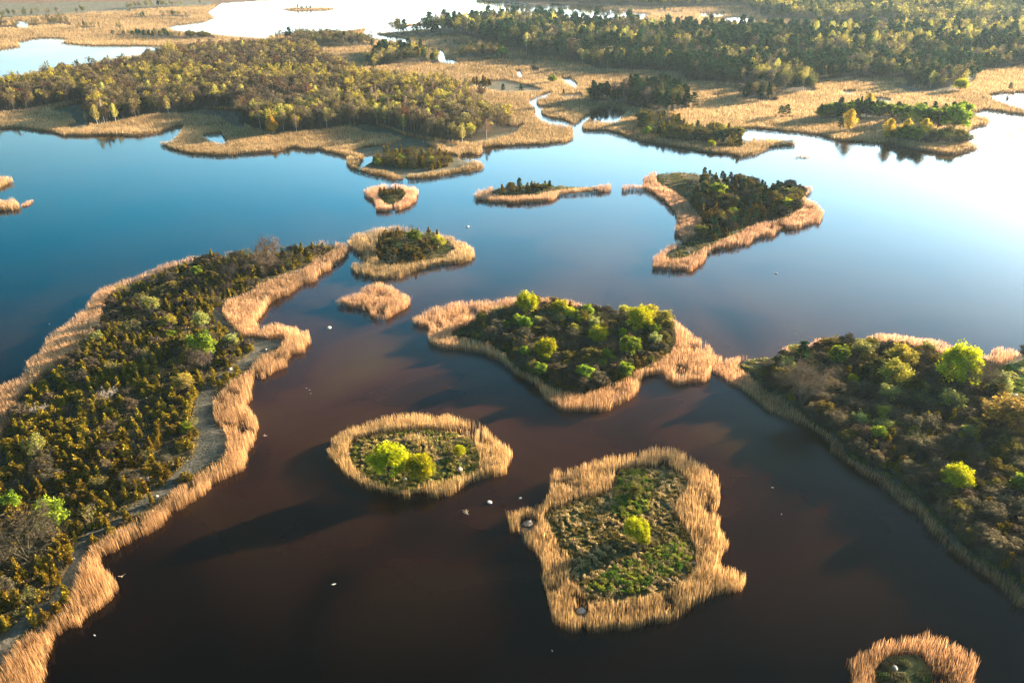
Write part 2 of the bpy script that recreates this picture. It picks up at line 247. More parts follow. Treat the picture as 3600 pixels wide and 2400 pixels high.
def zone(m, g, s_, o_):
    t = np.zeros_like(C); a = st(n1, g[0], g[1])[..., None]; t[:] = oliv * (1 - a) + grn * a
    b = st(n2 * .5 + fbm(WX, WY, 8, 61) * .5, s_, s_ + .12)[..., None]; t = t * (1 - b) + strw * b
    t = t * (1 - o_) + oliv * o_
    C[m] = t[m]
for k, h in HOLE.items(): zone(h, (.42, .58), .58, .15)
zone(HOLE['long'], (.6, .8), .50, .45); zone(HOLE['right'], (.5, .7), .6, .4)
STRIP = reg("505,900 490,923 493,953 497,979 518,989 523,1016 521,1043 513,1059 467,1085 417,1119 377,1149 333,1182 293,1209 247,1235 213,1259 190,1299 180,1345 160,1385 127,1415 83,1442 43,1475 20,1522 -20,1580 -40,1545 0,1480 60,1425 120,1380 150,1330 165,1280 200,1235 260,1205 310,1170 370,1125 410,1090 440,1060 455,1030 448,990 445,950 455,920 480,890", 0, amp=1) | reg("505,895 560,855 610,825 633,806 663,784 653,774 627,786 567,779 540,763 517,736 514,712 490,705 492,745 520,770 560,800 585,812 560,832 500,868", 0, amp=1)
STRIP &= HOLE['long']; STRIP &= blur(STRIP, 5, 1) > .60
shoreband = STRIP | HOLE['long'] & (blur(HOLE['long'], 9, 1) < .80) & (n1 > .30)
C[shoreband] = mixc((.135, .125, .10), (.085, .085, .065), st(n2, .3, .7))[shoreband]
mb = HOLE['right'] & (blur(HOLE['right'], 14, 1) < .72) & (GYY > 1000); C[mb] = mixc((.16, .14, .10), (.08, .085, .06), st(n1, .35, .6))[mb]
mead = reg("2250,880 2290,850 2352,832 2500,850 2500,1000 2352,950 2300,930 2262,905", 0); C[mead] = mixc((.22, .30, .04), (.40, .34, .11), st(n2, .35, .65))[mead]
tail = reg("1698,842 1768,822 1800,830 1780,860 1740,872", 0); C[tail] = mixc((.09, .10, .03), (.17, .13, .06), st(n2, .35, .65))[tail]
g1 = reg("1405,1140 1420,1090 1470,1085 1500,1110 1500,1160 1470,1200 1440,1210 1410,1180", 0, amp=1.5); g2 = reg("1380,1330 1450,1300 1560,1240 1590,1290 1570,1330 1480,1370 1400,1378 1340,1365", 0, amp=1.5)
for g_ in (g1, g2): C[g_] = mixc((.022, .05, .010), (.07, .085, .02), st(n2, .3, .6))[g_]
path = cut((1595, 1240), (1602, 1262), (1600, 1300), w=.9); C[path & HOLE['square']] = (.30, .26, .20)
for k_ in ('square', 'oval'): C[HOLE[k_]] *= 2.1
C *= (.85 + .3 * vn(WX, WY, .9, 71))[..., None]

def fast_mesh(name, V, T, col=None, smooth=False):
    me = bpy.data.meshes.new(name); V = np.ascontiguousarray(V, np.float32); T = np.ascontiguousarray(T, np.int32); k = T.shape[1]
    me.vertices.add(len(V)); me.vertices.foreach_set('co', V.ravel())
    me.loops.add(T.size); me.loops.foreach_set('vertex_index', T.ravel())
    me.polygons.add(len(T)); me.polygons.foreach_set('loop_start', np.arange(0, T.size, k, dtype=np.int32))
    me.update(calc_edges=True)
    if col is not None:
        a = me.color_attributes.new('Col', 'FLOAT_COLOR', 'POINT')
        a.data.foreach_set('color', np.hstack([col, np.ones((len(col), 1))]).astype(np.float32).ravel())
    me.polygons.foreach_set('use_smooth', np.full(len(T), smooth))
    return me
def link(name, me, mat, parent=None):
    o = bpy.data.objects.new(name, me); sc.collection.objects.link(o)
    if mat and not me.materials: me.materials.append(mat)
    if parent: o.parent = parent
    return o
def tag(o, label, cat=None, group=None, kind=None):
    o['label'] = label
    if cat: o['category'] = cat
    if group: o['group'] = group
    if kind: o['kind'] = kind
    return o

# ------------------------------------------------------------------ materials
def mat(name): m = bpy.data.materials.new(name); m.use_nodes = True; return m, m.node_tree, m.node_tree.nodes['Principled BSDF']
def leafmat(name, trans=.35, tint=(.66, .66, .66), vary=.25, rough=.75):
    m = bpy.data.materials.new(name); m.use_nodes = True; t = m.node_tree; t.nodes.clear()
    out = t.nodes.new('ShaderNodeOutputMaterial'); mx = t.nodes.new('ShaderNodeMixShader'); d = t.nodes.new('ShaderNodeBsdfDiffuse'); tr = t.nodes.new('ShaderNodeBsdfTranslucent')
    at_ = t.nodes.new('ShaderNodeAttribute'); at_.attribute_name = 'Col'; oi = t.nodes.new('ShaderNodeObjectInfo')
    hs = t.nodes.new('ShaderNodeHueSaturation'); mr = t.nodes.new('ShaderNodeMapRange'); mr.inputs[3].default_value = 1 - vary; mr.inputs[4].default_value = 1 + vary
    mh = t.nodes.new('ShaderNodeMapRange'); mh.inputs[3].default_value = .485; mh.inputs[4].default_value = .515
    mu = t.nodes.new('ShaderNodeMix'); mu.data_type = 'RGBA'; mu.blend_type = 'MULTIPLY'; mu.inputs[0].default_value = 1; mu.inputs[7].default_value = (*tint, 1)
    L = t.links.new; L(oi.outputs['Random'], mr.inputs[0]); L(oi.outputs['Random'], mh.inputs[0]); L(mr.outputs[0], hs.inputs['Value']); L(mh.outputs[0], hs.inputs['Hue'])
    L(at_.outputs['Color'], mu.inputs[6]); L(mu.outputs[2], hs.inputs['Color']); L(hs.outputs[0], d.inputs[0]); L(hs.outputs[0], tr.inputs[0])
    mx.inputs[0].default_value = trans; L(d.outputs[0], mx.inputs[1]); L(tr.outputs[0], mx.inputs[2]); L(mx.outputs[0], out.inputs[0])
    return m
M_leaf = leafmat('leaves', .45); M_needle = leafmat('needles', .22); M_twig = leafmat('twigs', .05); M_bark = leafmat('bark', 0.0, vary=.1); M_reed = leafmat('reed_stems', .50, vary=0.0)
m, t, b = mat('soil_and_litter'); M_ground = m
a_ = t.nodes.new('ShaderNodeAttribute'); a_.attribute_name = 'Col'; no = t.nodes.new('ShaderNodeTexNoise'); ge = t.nodes.new('ShaderNodeNewGeometry')
no.inputs['Scale'].default_value = 1.6; no.inputs['Detail'].default_value = 6; t.links.new(ge.outputs['Position'], no.inputs['Vector'])
mr = t.nodes.new('ShaderNodeMapRange'); mr.inputs[1].default_value = .3; mr.inputs[2].default_value = .7; mr.inputs[3].default_value = .40; mr.inputs[4].default_value = .82
hs = t.nodes.new('ShaderNodeHueSaturation'); t.links.new(no.outputs[0], mr.inputs[0]); t.links.new(mr.outputs[0], hs.inputs['Value']); t.links.new(a_.outputs['Color'], hs.inputs['Color'])
t.links.new(hs.outputs[0], b.inputs['Base Color']); b.inputs['Roughness'].default_value = 1; b.inputs['Specular IOR Level'].default_value = .1
bp = t.nodes.new('ShaderNodeBump'); bp.inputs['Distance'].default_value = .25; bp.inputs['Strength'].default_value = .8; t.links.new(no.outputs[0], bp.inputs['Height']); t.links.new(bp.outputs[0], b.inputs['Normal'])
m, t, b = mat('lake_water'); M_water = m
ge = t.nodes.new('ShaderNodeNewGeometry'); n_ = t.nodes.new('ShaderNodeTexNoise'); n_.inputs['Scale'].default_value = .020; n_.inputs['Detail'].default_value = 5; n_.inputs['Distortion'].default_value = .9
t.links.new(ge.outputs['Position'], n_.inputs['Vector'])
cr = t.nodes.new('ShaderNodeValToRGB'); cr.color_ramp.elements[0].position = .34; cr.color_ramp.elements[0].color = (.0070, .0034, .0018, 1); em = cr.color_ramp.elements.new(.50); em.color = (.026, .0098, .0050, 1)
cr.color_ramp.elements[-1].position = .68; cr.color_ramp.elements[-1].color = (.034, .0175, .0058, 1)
sx = t.nodes.new('ShaderNodeSeparateXYZ'); t.links.new(ge.outputs['Position'], sx.inputs[0]); dm = t.nodes.new('ShaderNodeMapRange'); dm.inputs[1].default_value = 88; dm.inputs[2].default_value = 190   # brown base colour darkens towards the near side
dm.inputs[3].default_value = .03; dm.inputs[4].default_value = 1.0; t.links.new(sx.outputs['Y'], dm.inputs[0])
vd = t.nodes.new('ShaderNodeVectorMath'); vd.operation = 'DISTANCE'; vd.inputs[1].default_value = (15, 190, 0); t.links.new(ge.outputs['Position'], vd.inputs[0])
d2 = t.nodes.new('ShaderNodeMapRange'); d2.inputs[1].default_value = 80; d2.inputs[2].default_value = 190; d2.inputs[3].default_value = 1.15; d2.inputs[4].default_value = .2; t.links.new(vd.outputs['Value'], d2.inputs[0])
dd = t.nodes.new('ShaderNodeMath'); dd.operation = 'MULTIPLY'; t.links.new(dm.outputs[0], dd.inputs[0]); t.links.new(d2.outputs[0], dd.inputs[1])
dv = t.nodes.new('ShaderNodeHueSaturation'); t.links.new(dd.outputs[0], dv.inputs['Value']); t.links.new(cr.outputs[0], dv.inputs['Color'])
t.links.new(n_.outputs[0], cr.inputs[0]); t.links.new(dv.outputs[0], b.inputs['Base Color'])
wr = t.nodes.new('ShaderNodeTexNoise'); wr.inputs['Scale'].default_value = .012; wr.inputs['Detail'].default_value = 3; t.links.new(ge.outputs['Position'], wr.inputs['Vector'])
wm_ = t.nodes.new('ShaderNodeMapRange'); wm_.inputs[1].default_value = .4; wm_.inputs[2].default_value = .62; wm_.inputs[3].default_value = .03; wm_.inputs[4].default_value = .13; t.links.new(wr.outputs[0], wm_.inputs[0]); t.links.new(wm_.outputs[0], b.inputs['Roughness'])
b.inputs['IOR'].default_value = 1.20
w1 = t.nodes.new('ShaderNodeTexNoise'); w1.inputs['Scale'].default_value = 1.1; w1.inputs['Detail'].default_value = 3; t.links.new(ge.outputs['Position'], w1.inputs['Vector'])
bp = t.nodes.new('ShaderNodeBump'); bp.inputs['Distance'].default_value = .02; bp.inputs['Strength'].default_value = .5; t.links.new(w1.outputs[0], bp.inputs['Height']); t.links.new(bp.outputs[0], b.inputs['Normal'])
def rockmat(name, c1, c2):
    m, t, b = mat(name); n_ = t.nodes.new('ShaderNodeTexNoise'); n_.inputs['Scale'].default_value = 2.5; n_.inputs['Detail'].default_value = 8
    c = t.nodes.new('ShaderNodeValToRGB'); c.color_ramp.elements[0].position = .35; c.color_ramp.elements[0].color = (*c1, 1); c.color_ramp.elements[1].position = .65; c.color_ramp.elements[1].color = (*c2, 1)
    tc = t.nodes.new('ShaderNodeTexCoord'); t.links.new(tc.outputs['Object'], n_.inputs['Vector']); t.links.new(n_.outputs[0], c.inputs[0]); t.links.new(c.outputs[0], b.inputs['Base Color']); b.inputs['Roughness'].default_value = .9
    bp = t.nodes.new('ShaderNodeBump'); bp.inputs['Distance'].default_value = .08; t.links.new(n_.outputs[0], bp.inputs['Height']); t.links.new(bp.outputs[0], b.inputs['Normal'])
    return m
M_rock = rockmat('granite', (.15, .14, .13), (.32, .29, .26)); M_pale = rockmat('pale_granite', (.35, .33, .30), (.55, .52, .47)); M_white = rockmat('white_plumage', (.42, .41, .39), (.52, .51, .48)); M_wood = rockmat('driftwood', (.22, .15, .10), (.45, .35, .26)); M_beak = rockmat('beak', (.5, .2, .03), (.6, .28, .05))

# ------------------------------------------------------------------ ground and water
st_ = 2
ys = np.arange(0, GH, st_); xs = np.arange(0, GW, st_)
TX, TY, TZ = WX[np.ix_(ys, xs)].copy(), WY[np.ix_(ys, xs)].copy(), Hm[np.ix_(ys, xs)].copy()
TC = C[np.ix_(ys, xs)]
TX[:, 0] -= 6000; TX[:, -1] += 6000; TY[-1, :] -= 3000; TY[0, :] += 8000; TZ[-1, :] = -.6
nr, nc = TX.shape
idx = np.arange(nr * nc).reshape(nr, nc)
quads = np.stack([idx[1:, :-1], idx[1:, 1:], idx[:-1, 1:], idx[:-1, :-1]], -1).reshape(-1, 4)
g = link('ground', fast_mesh('ground', np.stack([TX, TY, TZ], -1).reshape(-1, 3), quads, TC.reshape(-1, 3), True), M_ground)
tag(g, 'flat wetland ground of reed marsh, mud and grassy islets', kind='structure')
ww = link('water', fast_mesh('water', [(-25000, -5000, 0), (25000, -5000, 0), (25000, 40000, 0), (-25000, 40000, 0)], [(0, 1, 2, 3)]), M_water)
tag(ww, 'calm brown lake water reflecting a pale blue sky', kind='structure')

# ------------------------------------------------------------------ reeds and grass (nobody could count them)
def scatter(mask, per):
    i, j = np.nonzero(mask); n = per[i, j] if isinstance(per, np.ndarray) else np.full(len(i), per)
    k = np.floor(n + rng.random(len(i))).astype(int); i = np.repeat(i, k); j = np.repeat(j, k)
    fx = GX0 + (j + rng.random(len(i))) * RS; fy = GY0 + (i + rng.random(len(i))) * RS
    x, y = P(fx, fy); return x, y, Hm[i, j]
def blades(name, label, x, y, z, h, wd, lean, c0, c1, mtl=None, cat=None):
    n = len(x); a = rng.random(n) * math.tau; ux, uy = np.cos(a), np.sin(a)
    lx = lean[0] * h; ly = lean[1] * h
    V = np.zeros((n, 5, 3), np.float32)
    for k, (s_, hh, ww_) in enumerate(((-1, 0, .7), (1, 0, .7), (-1, .66, 1.0), (1, .66, 1.0), (0, 1, 0))):
        V[:, k, 0] = x + ux * s_ * wd * ww_ * .5 + lx * hh ** 2; V[:, k, 1] = y + uy * s_ * wd * ww_ * .5 + ly * hh ** 2; V[:, k, 2] = z + h * hh
    T = (np.arange(n)[:, None, None] * 5 + np.array([[0, 1, 3], [0, 3, 2], [2, 3, 4]])[None]).reshape(-1, 3)
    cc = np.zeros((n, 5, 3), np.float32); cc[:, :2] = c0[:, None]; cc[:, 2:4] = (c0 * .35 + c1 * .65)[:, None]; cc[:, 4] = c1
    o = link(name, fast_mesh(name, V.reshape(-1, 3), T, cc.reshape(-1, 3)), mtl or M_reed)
    tag(o, label, cat, kind='stuff'); return o
CELL = np.abs(np.gradient(WX, axis=1) * np.gradient(WY, axis=0)); SL = slant(WX, WY)
def reeds(label, mask, K, H, thin=.34, nm='reed_bed', warm=1.0):
    wmap = np.clip(.00026 * SL, .034, .4)
    soft = blur(mask, 1, 1); x, y, z = scatter(mask, np.minimum(K * .62 / wmap * CELL, 3.0) * (.35 + .65 * soft)); z = np.minimum(z, .3)
    d = slant(x, y); cl = fbm(x, y, 3.2, 91); big = fbm(x, y, 11, 95)
    keep = (cl * .6 + big * .4) > thin; keep |= rng.random(len(x)) < .14
    x, y, z, d, cl, big = (q[keep] for q in (x, y, z, d, cl, big)); n = len(x)
    h = H * (.58 + .46 * cl + .20 * rng.random(n)); h *= np.where(rng.random(n) < .18, .6, 1) ; r = rng.random(n) < .02; h[r] *= 1.15
    lean = (.10 * (fbm(x, y, 4, 97) - .5) * 2 - .05 + rng.normal(0, .07, n), .10 * (fbm(x, y, 4, 99) - .5) * 2 + rng.normal(0, .07, n))
    wd = np.clip(.00026 * d, .034, .4) * (.6 + .8 * rng.random(n))
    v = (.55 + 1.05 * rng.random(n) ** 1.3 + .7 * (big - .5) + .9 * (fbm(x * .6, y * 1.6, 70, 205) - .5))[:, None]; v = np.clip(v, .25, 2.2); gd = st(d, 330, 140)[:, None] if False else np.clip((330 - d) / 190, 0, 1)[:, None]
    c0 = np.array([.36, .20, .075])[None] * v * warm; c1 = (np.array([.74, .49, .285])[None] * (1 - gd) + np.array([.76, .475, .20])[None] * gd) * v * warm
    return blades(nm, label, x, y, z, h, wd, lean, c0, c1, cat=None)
RL = {'square': 'golden reed belt round the squarish near islet with one lime tree', 'oval': 'golden reed ring round the oval islet with three lime bushes', 'corner': 'golden reed ring of the small islet cut by the bottom edge',
 'wooded': 'pale reed belt round the densely wooded islet in the centre', 'bulb': 'small solid tuft of reeds left of the wooded islet', 'curl': 'reed ring round the islet off the tip of the long left island',
 'kite': 'kite shaped reed ring of the tiny islet below the mainland', 'slim': 'thin reed ring of the long slim islet in mid lake', 'arrow': 'reed belt of the arrowhead shaped pine islet at right',
 'long': 'wide reed belt along both shores of the long left island', 'right': 'reed fringe of the big wooded island at right', 'edge_a': 'upper of two reed tufts at the left edge', 'edge_b': 'lower of two reed tufts at the left edge',
 'edge_c': 'sliver of reeds beside the tuft at the left edge', 'mouth': 'tiny reed tuft at the mouth of the creek', 'bar': 'faint reed bar in the pale water at right'}
for k, m_ in REED.items():
    if k == 'main':
        band = np.where(GYY > 230, 1.1, np.where(GYY > 120, .9, .7)); band[GYY < 12] = 0
        reeds('broad tan reed marsh covering the mainland shore', m_ & (GXX > -240) & (GXX < 2560), band, 2.5, .28, warm=.72)
    else:
        small = k.startswith('edge') or k in ('mouth', 'bar', 'kite', 'slim')
        hmap = HR if k not in ('edge_c', 'bar', 'right') else (2.3 if k == 'right' else 1.4)
        vis = (GXX > -300) & (GXX < 2600) & (GYY < 1830)
        reeds(RL[k], m_ & vis, 1.5 if small else 1.45, hmap, .0 if small else .36)
reeds('broken reed patches standing in the pale water by the right shore', marshB, .45, 1.5, .4)
inn = reg("925,1022 945,1008 990,1012 1022,1004 1030,1024 1022,1040 985,1040 950,1030", 0, amp=.8)
reeds('inner stand of tall reeds behind the lime bushes on the oval islet', inn & HOLE['oval'], .8, 2.4, .42)
reeds('sparse reed stand in the middle of the squarish islet', reg("1415,1290 1440,1270 1445,1325 1425,1330 1410,1318", 0) , .5, 1.5, .45)

def tufts(label, mask, per, H, cols, w=.0011, name='grass_tufts', cs=1.4):
    x, y, z = scatter(mask, per); d = slant(x, y); cl = vn(x, y, cs, 123); keep = cl > .42; x, y, z, d, cl = (q[keep] for q in (x, y, z, d, cl)); n = len(x)
    tt = st(vn(x, y, cs * 2.5, 131) * .6 + vn(x, y, cs, 133) * .4, .42, .58)[:, None]
    c = (np.array(cols[0])[None] * (1 - tt) + np.array(cols[1])[None] * tt) * (.7 + .6 * rng.random(n))[:, None]
    h = H * (.4 + cl) * (.7 + .6 * rng.random(n))
    blades(name, label, x, y, z, h, np.clip(w * d, .1, .6), (rng.normal(0, .3, n), rng.normal(0, .3, n)), c * .6, c, M_leaf)
tufts('lush green nettles and grass on the squarish islet', (g1 | g2) & HOLE['square'], 1.3, .55, ((.10, .22, .025), (.40, .44, .045)), cs=.6)
tufts('straw and olive grass tussocks on the squarish islet', HOLE['square'], .9, .5, ((.24, .20, .055), (.66, .50, .22)), cs=.65)
tufts('olive and straw grass tussocks on the oval islet', HOLE['oval'], 1.0, .5, ((.26, .28, .05), (.62, .48, .16)), cs=.7)
tufts('short grass on the islet at the bottom edge', HOLE['corner'] & (GYY < 1700), .5, .4, ((.05, .09, .02), (.14, .13, .06)))
tufts('thin dry grass under the junipers of the long left island', HOLE['long'] & (GXX > -60) & ~STRIP, .30, .4, ((.15, .13, .06), (.30, .21, .10)))
tufts('grass on the clearing of the big right island', (HOLE['right'] & (mead | tail | mb)) , .8, .45, ((.12, .16, .03), (.28, .24, .08)))
for k, lb in (('wooded', 'wooded central'), ('curl', 'ring shaped'), ('arrow', 'arrowhead'), ('kite', 'kite shaped'), ('slim', 'slim')):
    tufts('low olive grass on the %s islet' % lb, HOLE[k], .55, .45, ((.08, .11, .02), (.17, .15, .05)))

# ------------------------------------------------------------------ tree and shrub shapes
def tri_leaves(c, size, up=.0, el=1.0, rg=rng):
    n = len(c); d1 = rg.normal(size=(n, 3)); d1[:, 2] = d1[:, 2] * (1 - up) + up * 2; d1 /= np.linalg.norm(d1, axis=1)[:, None]
    d2 = rg.normal(size=(n, 3)); d2 -= (d2 * d1).sum(1)[:, None] * d1; d2 /= np.linalg.norm(d2, axis=1)[:, None]
    s_ = (size * (.6 + .8 * rg.random(n)))[:, None]
    V = np.stack([c - d2 * s_ * .5, c + d2 * s_ * .5, c + d1 * s_ * el], 1).reshape(-1, 3)
    return V, np.arange(3 * n).reshape(-1, 3)
def stick(a, b, r0, r1, k=4):
    a = np.array(a, float); b = np.array(b, float); d = b - a; d /= np.linalg.norm(d) + 1e-9
    u = np.cross(d, (0, 1, .3)); u /= np.linalg.norm(u) + 1e-9; v = np.cross(d, u)
    an = np.arange(k) / k * math.tau; ring = np.cos(an)[:, None] * u + np.sin(an)[:, None] * v
    V = np.vstack([a + ring * r0, b + ring * r1]); T = []
    for i in range(k): j = (i + 1) % k; T += [(i, j, k + j), (i, k + j, k + i)]
    return V, np.array(T)
def strip(a, b, r0, rg):
    a = np.asarray(a); b = np.asarray(b); d = b - a; u = np.cross(d, rg.normal(size=a.shape)); u /= np.linalg.norm(u, axis=1)[:, None] + 1e-9
    V = np.stack([a - u * r0, a + u * r0, b], 1).reshape(-1, 3); return V, np.arange(len(V)).reshape(-1, 3)
def cat_(parts):
    V, T, Cc, o = [], [], [], 0
    for v, t_, c in parts:
        V.append(v); T.append(t_ + o); Cc.append(np.broadcast_to(c, v.shape) if np.ndim(c) == 1 else c); o += len(v)
    return np.vstack(V), np.vstack(T), np.vstack(Cc)
def vary(col, n, rg, a=.35, k=3): return np.repeat(np.array(col)[None] * (1 + a * (rg.random((n, 1)) * 2 - 1)), k, 0)
def leafy(seed, Rr, H, col, n=2200, size=.30, low=.25, col2=None, hollow=.55, bark=(.12, .09, .07), twigs=120, lumps=46):
    rg = np.random.default_rng(seed); zc = H * (low + (1 - low) * .5); rz = H * (1 - low) * .5
    d = rg.normal(size=(lumps, 3)); d /= np.linalg.norm(d, axis=1)[:, None]; d[:, 2] = np.where(d[:, 2] < -.5, -d[:, 2] * .6, d[:, 2])
    rr = hollow + (1 - hollow) * rg.random(lumps) ** .6
    cc = d * rr[:, None] * .86 * np.array([Rr, Rr, rz]) * (1 + .14 * rg.normal(size=(lumps, 1))) + (0, 0, zc)
    k = rg.integers(0, lumps, n); lc = rg.random((lumps, 1)); off = rg.normal(size=(n, 3)); off /= np.linalg.norm(off, axis=1)[:, None]
    pts = cc[k] + off * (Rr * .27 * rg.random((n, 1)) ** .45) * np.array([1, 1, .8]); pts[:, 2] = np.maximum(pts[:, 2], .1)
    V, T = tri_leaves(pts, size, .25, 1.2, rg); c = np.array(col)[None] * (.72 + .56 * lc[k]); 
    if col2 is not None: q = (rg.random(lumps) < .4)[k][:, None]; c = np.where(q, np.array(col2)[None] * (.8 + .4 * lc[k]), c)
    c = np.repeat(c * (.75 + .5 * rg.random((n, 1))), 3, 0)
    tr = [(*stick((0, 0, -.3), (.1 * Rr * .3, 0, H * .45), .035 * H, .02 * H, 6), np.array(bark))]
    for i in range(7): e = cc[rg.integers(lumps)]; tr.append((*stick((0, 0, H * (.12 + .25 * rg.random())), e, .014 * H, .004 * H), np.array(bark)))
    a = np.tile([[0, 0, H * .35]], (twigs, 1)) + rg.normal(size=(twigs, 3)) * Rr * .2; e = cc[rg.integers(0, lumps, twigs)] + rg.normal(size=(twigs, 3)) * Rr * .12
    tr.append((*strip(a, e, .004 * H, rg), np.array(bark)))
    return dict(crown=((V, T, c), M_leaf), trunk=(cat_(tr), M_bark))
def bare_tree(seed, Rr, H, col=(.14, .105, .075), n1=7, n2=5, n3=5, n4=8, low=.05, bud=None, tw=.022):
    rg = np.random.default_rng(seed); tr = []; A, B, W = [], [], []
    for i in range(n1):
        an = math.tau * (i + rg.random()) / n1; e1 = np.array([math.cos(an) * Rr * .35, math.sin(an) * Rr * .35, H * (low + .40 + .12 * rg.random())])
        s0 = np.array([0, 0, H * low * rg.random()]); tr.append((*stick(s0 - (0, 0, .2), e1, .016 * H, .009 * H), np.array(col) * .8))
        for j in range(n2):
            dr = e1 / np.linalg.norm(e1) * .55 + rg.normal(size=3) * .45 + (math.cos(an) * .2, math.sin(an) * .2, .22); e2 = e1 + dr * np.array([Rr * .42, Rr * .42, H * .26])
            tr.append((*stick(e1, e2, .007 * H, .004 * H, 3), np.array(col) * .85))
            for k in range(n3):
                e3 = e2 + (dr * .5 + rg.normal(size=3) * .5) * np.array([Rr * .30, Rr * .30, H * .17]); e3[2] = max(e3[2], .15 * H); A.append(e2); B.append(e3); W.append(.0035 * H)
                for q in range(n4): s_ = e2 + (e3 - e2) * (.3 + .7 * rg.random()); A.append(s_); B.append(s_ + rg.normal(size=3) * np.array([Rr, Rr, H * .5]) * .16 + (0, 0, .05 * H)); W.append(tw)
    A, B, W = np.array(A), np.array(B), np.array(W)[:, None]; B[:, 2] = np.maximum(B[:, 2], .05)
    V, T = strip(A, B, W, rg); c = vary(col, len(A), rg, .4)
    parts = [(V, T, c)]
    if bud is not None:
        kk = rg.integers(0, len(B), int(len(B) * .8)); v2, t2 = tri_leaves(B[kk], .16, .2, 1, rg); parts.append((v2, t2, vary(bud, len(kk), rg)))
    return dict(crown=(cat_(parts), M_twig), trunk=(cat_(tr), M_bark))
def juniper(seed, Rr, H, col=(.050, .046, .010), tip=(.42, .27, .022), n=520, spires=4):
    rg = np.random.default_rng(seed); P_, Cc = [], []
    for s_ in range(spires):
        hh = H * (1 if s_ == 0 else .45 + .45 * rg.random()); an = rg.random() * math.tau; ro = 0 if s_ == 0 else Rr * (.3 + .45 * rg.random()); r0 = Rr * (.55 if s_ == 0 else .38)
        m_ = n // spires; u = rg.random(m_) ** .8; rad = r0 * (1 - u ** 1.8) ** .6 * (.72 + .28 * rg.random(m_)) * (1 + .35 * np.sin(u * 21 + rg.random() * 6)); a = rg.random(m_) * math.tau
        P_.append(np.stack([math.cos(an) * ro * (1 - .2 * u) + np.cos(a) * rad, math.sin(an) * ro + np.sin(a) * rad, .05 + u * hh * .92], 1)); Cc.append(rg.random(m_))
    pt = np.vstack(P_); cv = np.concatenate(Cc)[:, None]; V, T = tri_leaves(pt, .085 * H + .06, .75, 1.5, rg)
    c = np.repeat((np.array(col)[None] * (1 - cv) + np.array(tip)[None] * cv), 3, 0)
    return dict(crown=((V, T, c), M_needle))
def pine(seed, H, Rr, col=(.018, .052, .022), n=26, m_=34, bare_=.35, lay=1.0):
    rg = np.random.default_rng(seed); tr = [(*stick((0, 0, -.4), (0, 0, H * .55), .018 * H, .013 * H, 6), np.array((.12, .07, .045))), (*stick((0, 0, H * .55), (.02 * H, 0, H * .95), .013 * H, .003 * H, 5), np.array((.30, .13, .05)))]
    pts, cc = [], []
    for i in range(n):
        u = bare_ + (1 - bare_) * (i + rg.random()) / n; an = i * 2.4 + rg.random(); v_ = (u - bare_) / (1 - bare_); ext = Rr * (1 - v_ ** 2.2) ** .7 * (.5 + .55 * rg.random()) + .1 * Rr
        c = np.array([math.cos(an) * ext * .8, math.sin(an) * ext * .8, H * u]); tr.append((*stick((0, 0, H * u - .06 * H), c, .006 * H, .002 * H, 3), np.array((.14, .08, .05))))
        pp = rg.normal(size=(m_, 3)); pp /= np.linalg.norm(pp, axis=1)[:, None]; pp *= rg.random((m_, 1)) ** .4 * np.array([Rr * .36, Rr * .36, H * .040 * lay]); pts.append(c + pp); cc.append(np.full(m_, rg.random()))
    pt = np.vstack(pts); q = np.concatenate(cc)[:, None]; V, T = tri_leaves(pt, .055 * H, .3, 1.0, rg)
    c = np.repeat(np.array(col)[None] * (.7 + .9 * q) * (.7 + .6 * rg.random((len(pt), 1))) + np.array([.012, .010, 0]) * q, 3, 0)
    return dict(crown=((V, T, c), M_needle), trunk=(cat_(tr), M_bark))
def forest_tree(seed, H, Rr, col, leafc=None, nl=380, nt=150, bark=(.15, .13, .11), low=.38, size=.50):
    rg = np.random.default_rng(seed); lumps = 22; zc = H * (low + 1) / 2; rz = H * (1 - low) / 2
    d = rg.normal(size=(lumps, 3)); d /= np.linalg.norm(d, axis=1)[:, None]; d[:, 2] = np.abs(d[:, 2]) * np.where(rg.random(lumps) < .7, 1, -.6)
    cc = d * (.6 + .3 * rg.random((lumps, 1))) * (Rr, Rr, rz) + (0, 0, zc); k = rg.integers(0, lumps, nl); lc = rg.random((lumps, 1)); off = rg.normal(size=(nl, 3)); off /= np.linalg.norm(off, axis=1)[:, None]
    pts = cc[k] + off * Rr * .34 * rg.random((nl, 1)) ** .5; V, T = tri_leaves(pts, size, .5, 1.1, rg)
    base = np.array(col)[None] * (.65 + .7 * lc[k])
    if leafc is not None: base = np.where(rg.random((nl, 1)) < .55, np.array(leafc)[None] * (.7 + .6 * lc[k]), base)
    c = np.repeat(base * (.75 + .5 * rg.random((nl, 1))), 3, 0)
    tr = [(*stick((0, 0, -.4), (.2, 0, H * .6), .013 * H, .008 * H, 5), np.array(bark))]
    for i in range(6): tr.append((*stick((0, 0, H * (.25 + .3 * rg.random())), cc[rg.integers(lumps)], .006 * H, .002 * H, 3), np.array(bark)))
    a = np.tile([[0, 0, H * .5]], (nt, 1)) + rg.normal(size=(nt, 3)) * (Rr * .3, Rr * .3, H * .1); e = pts[rg.integers(0, nl, nt)]
    tv = strip(a, e, .05, rg)
    return dict(crown=(cat_([(V, T, c), (*tv, np.array(col) * .9)]), M_leaf), trunk=(cat_(tr), M_bark))
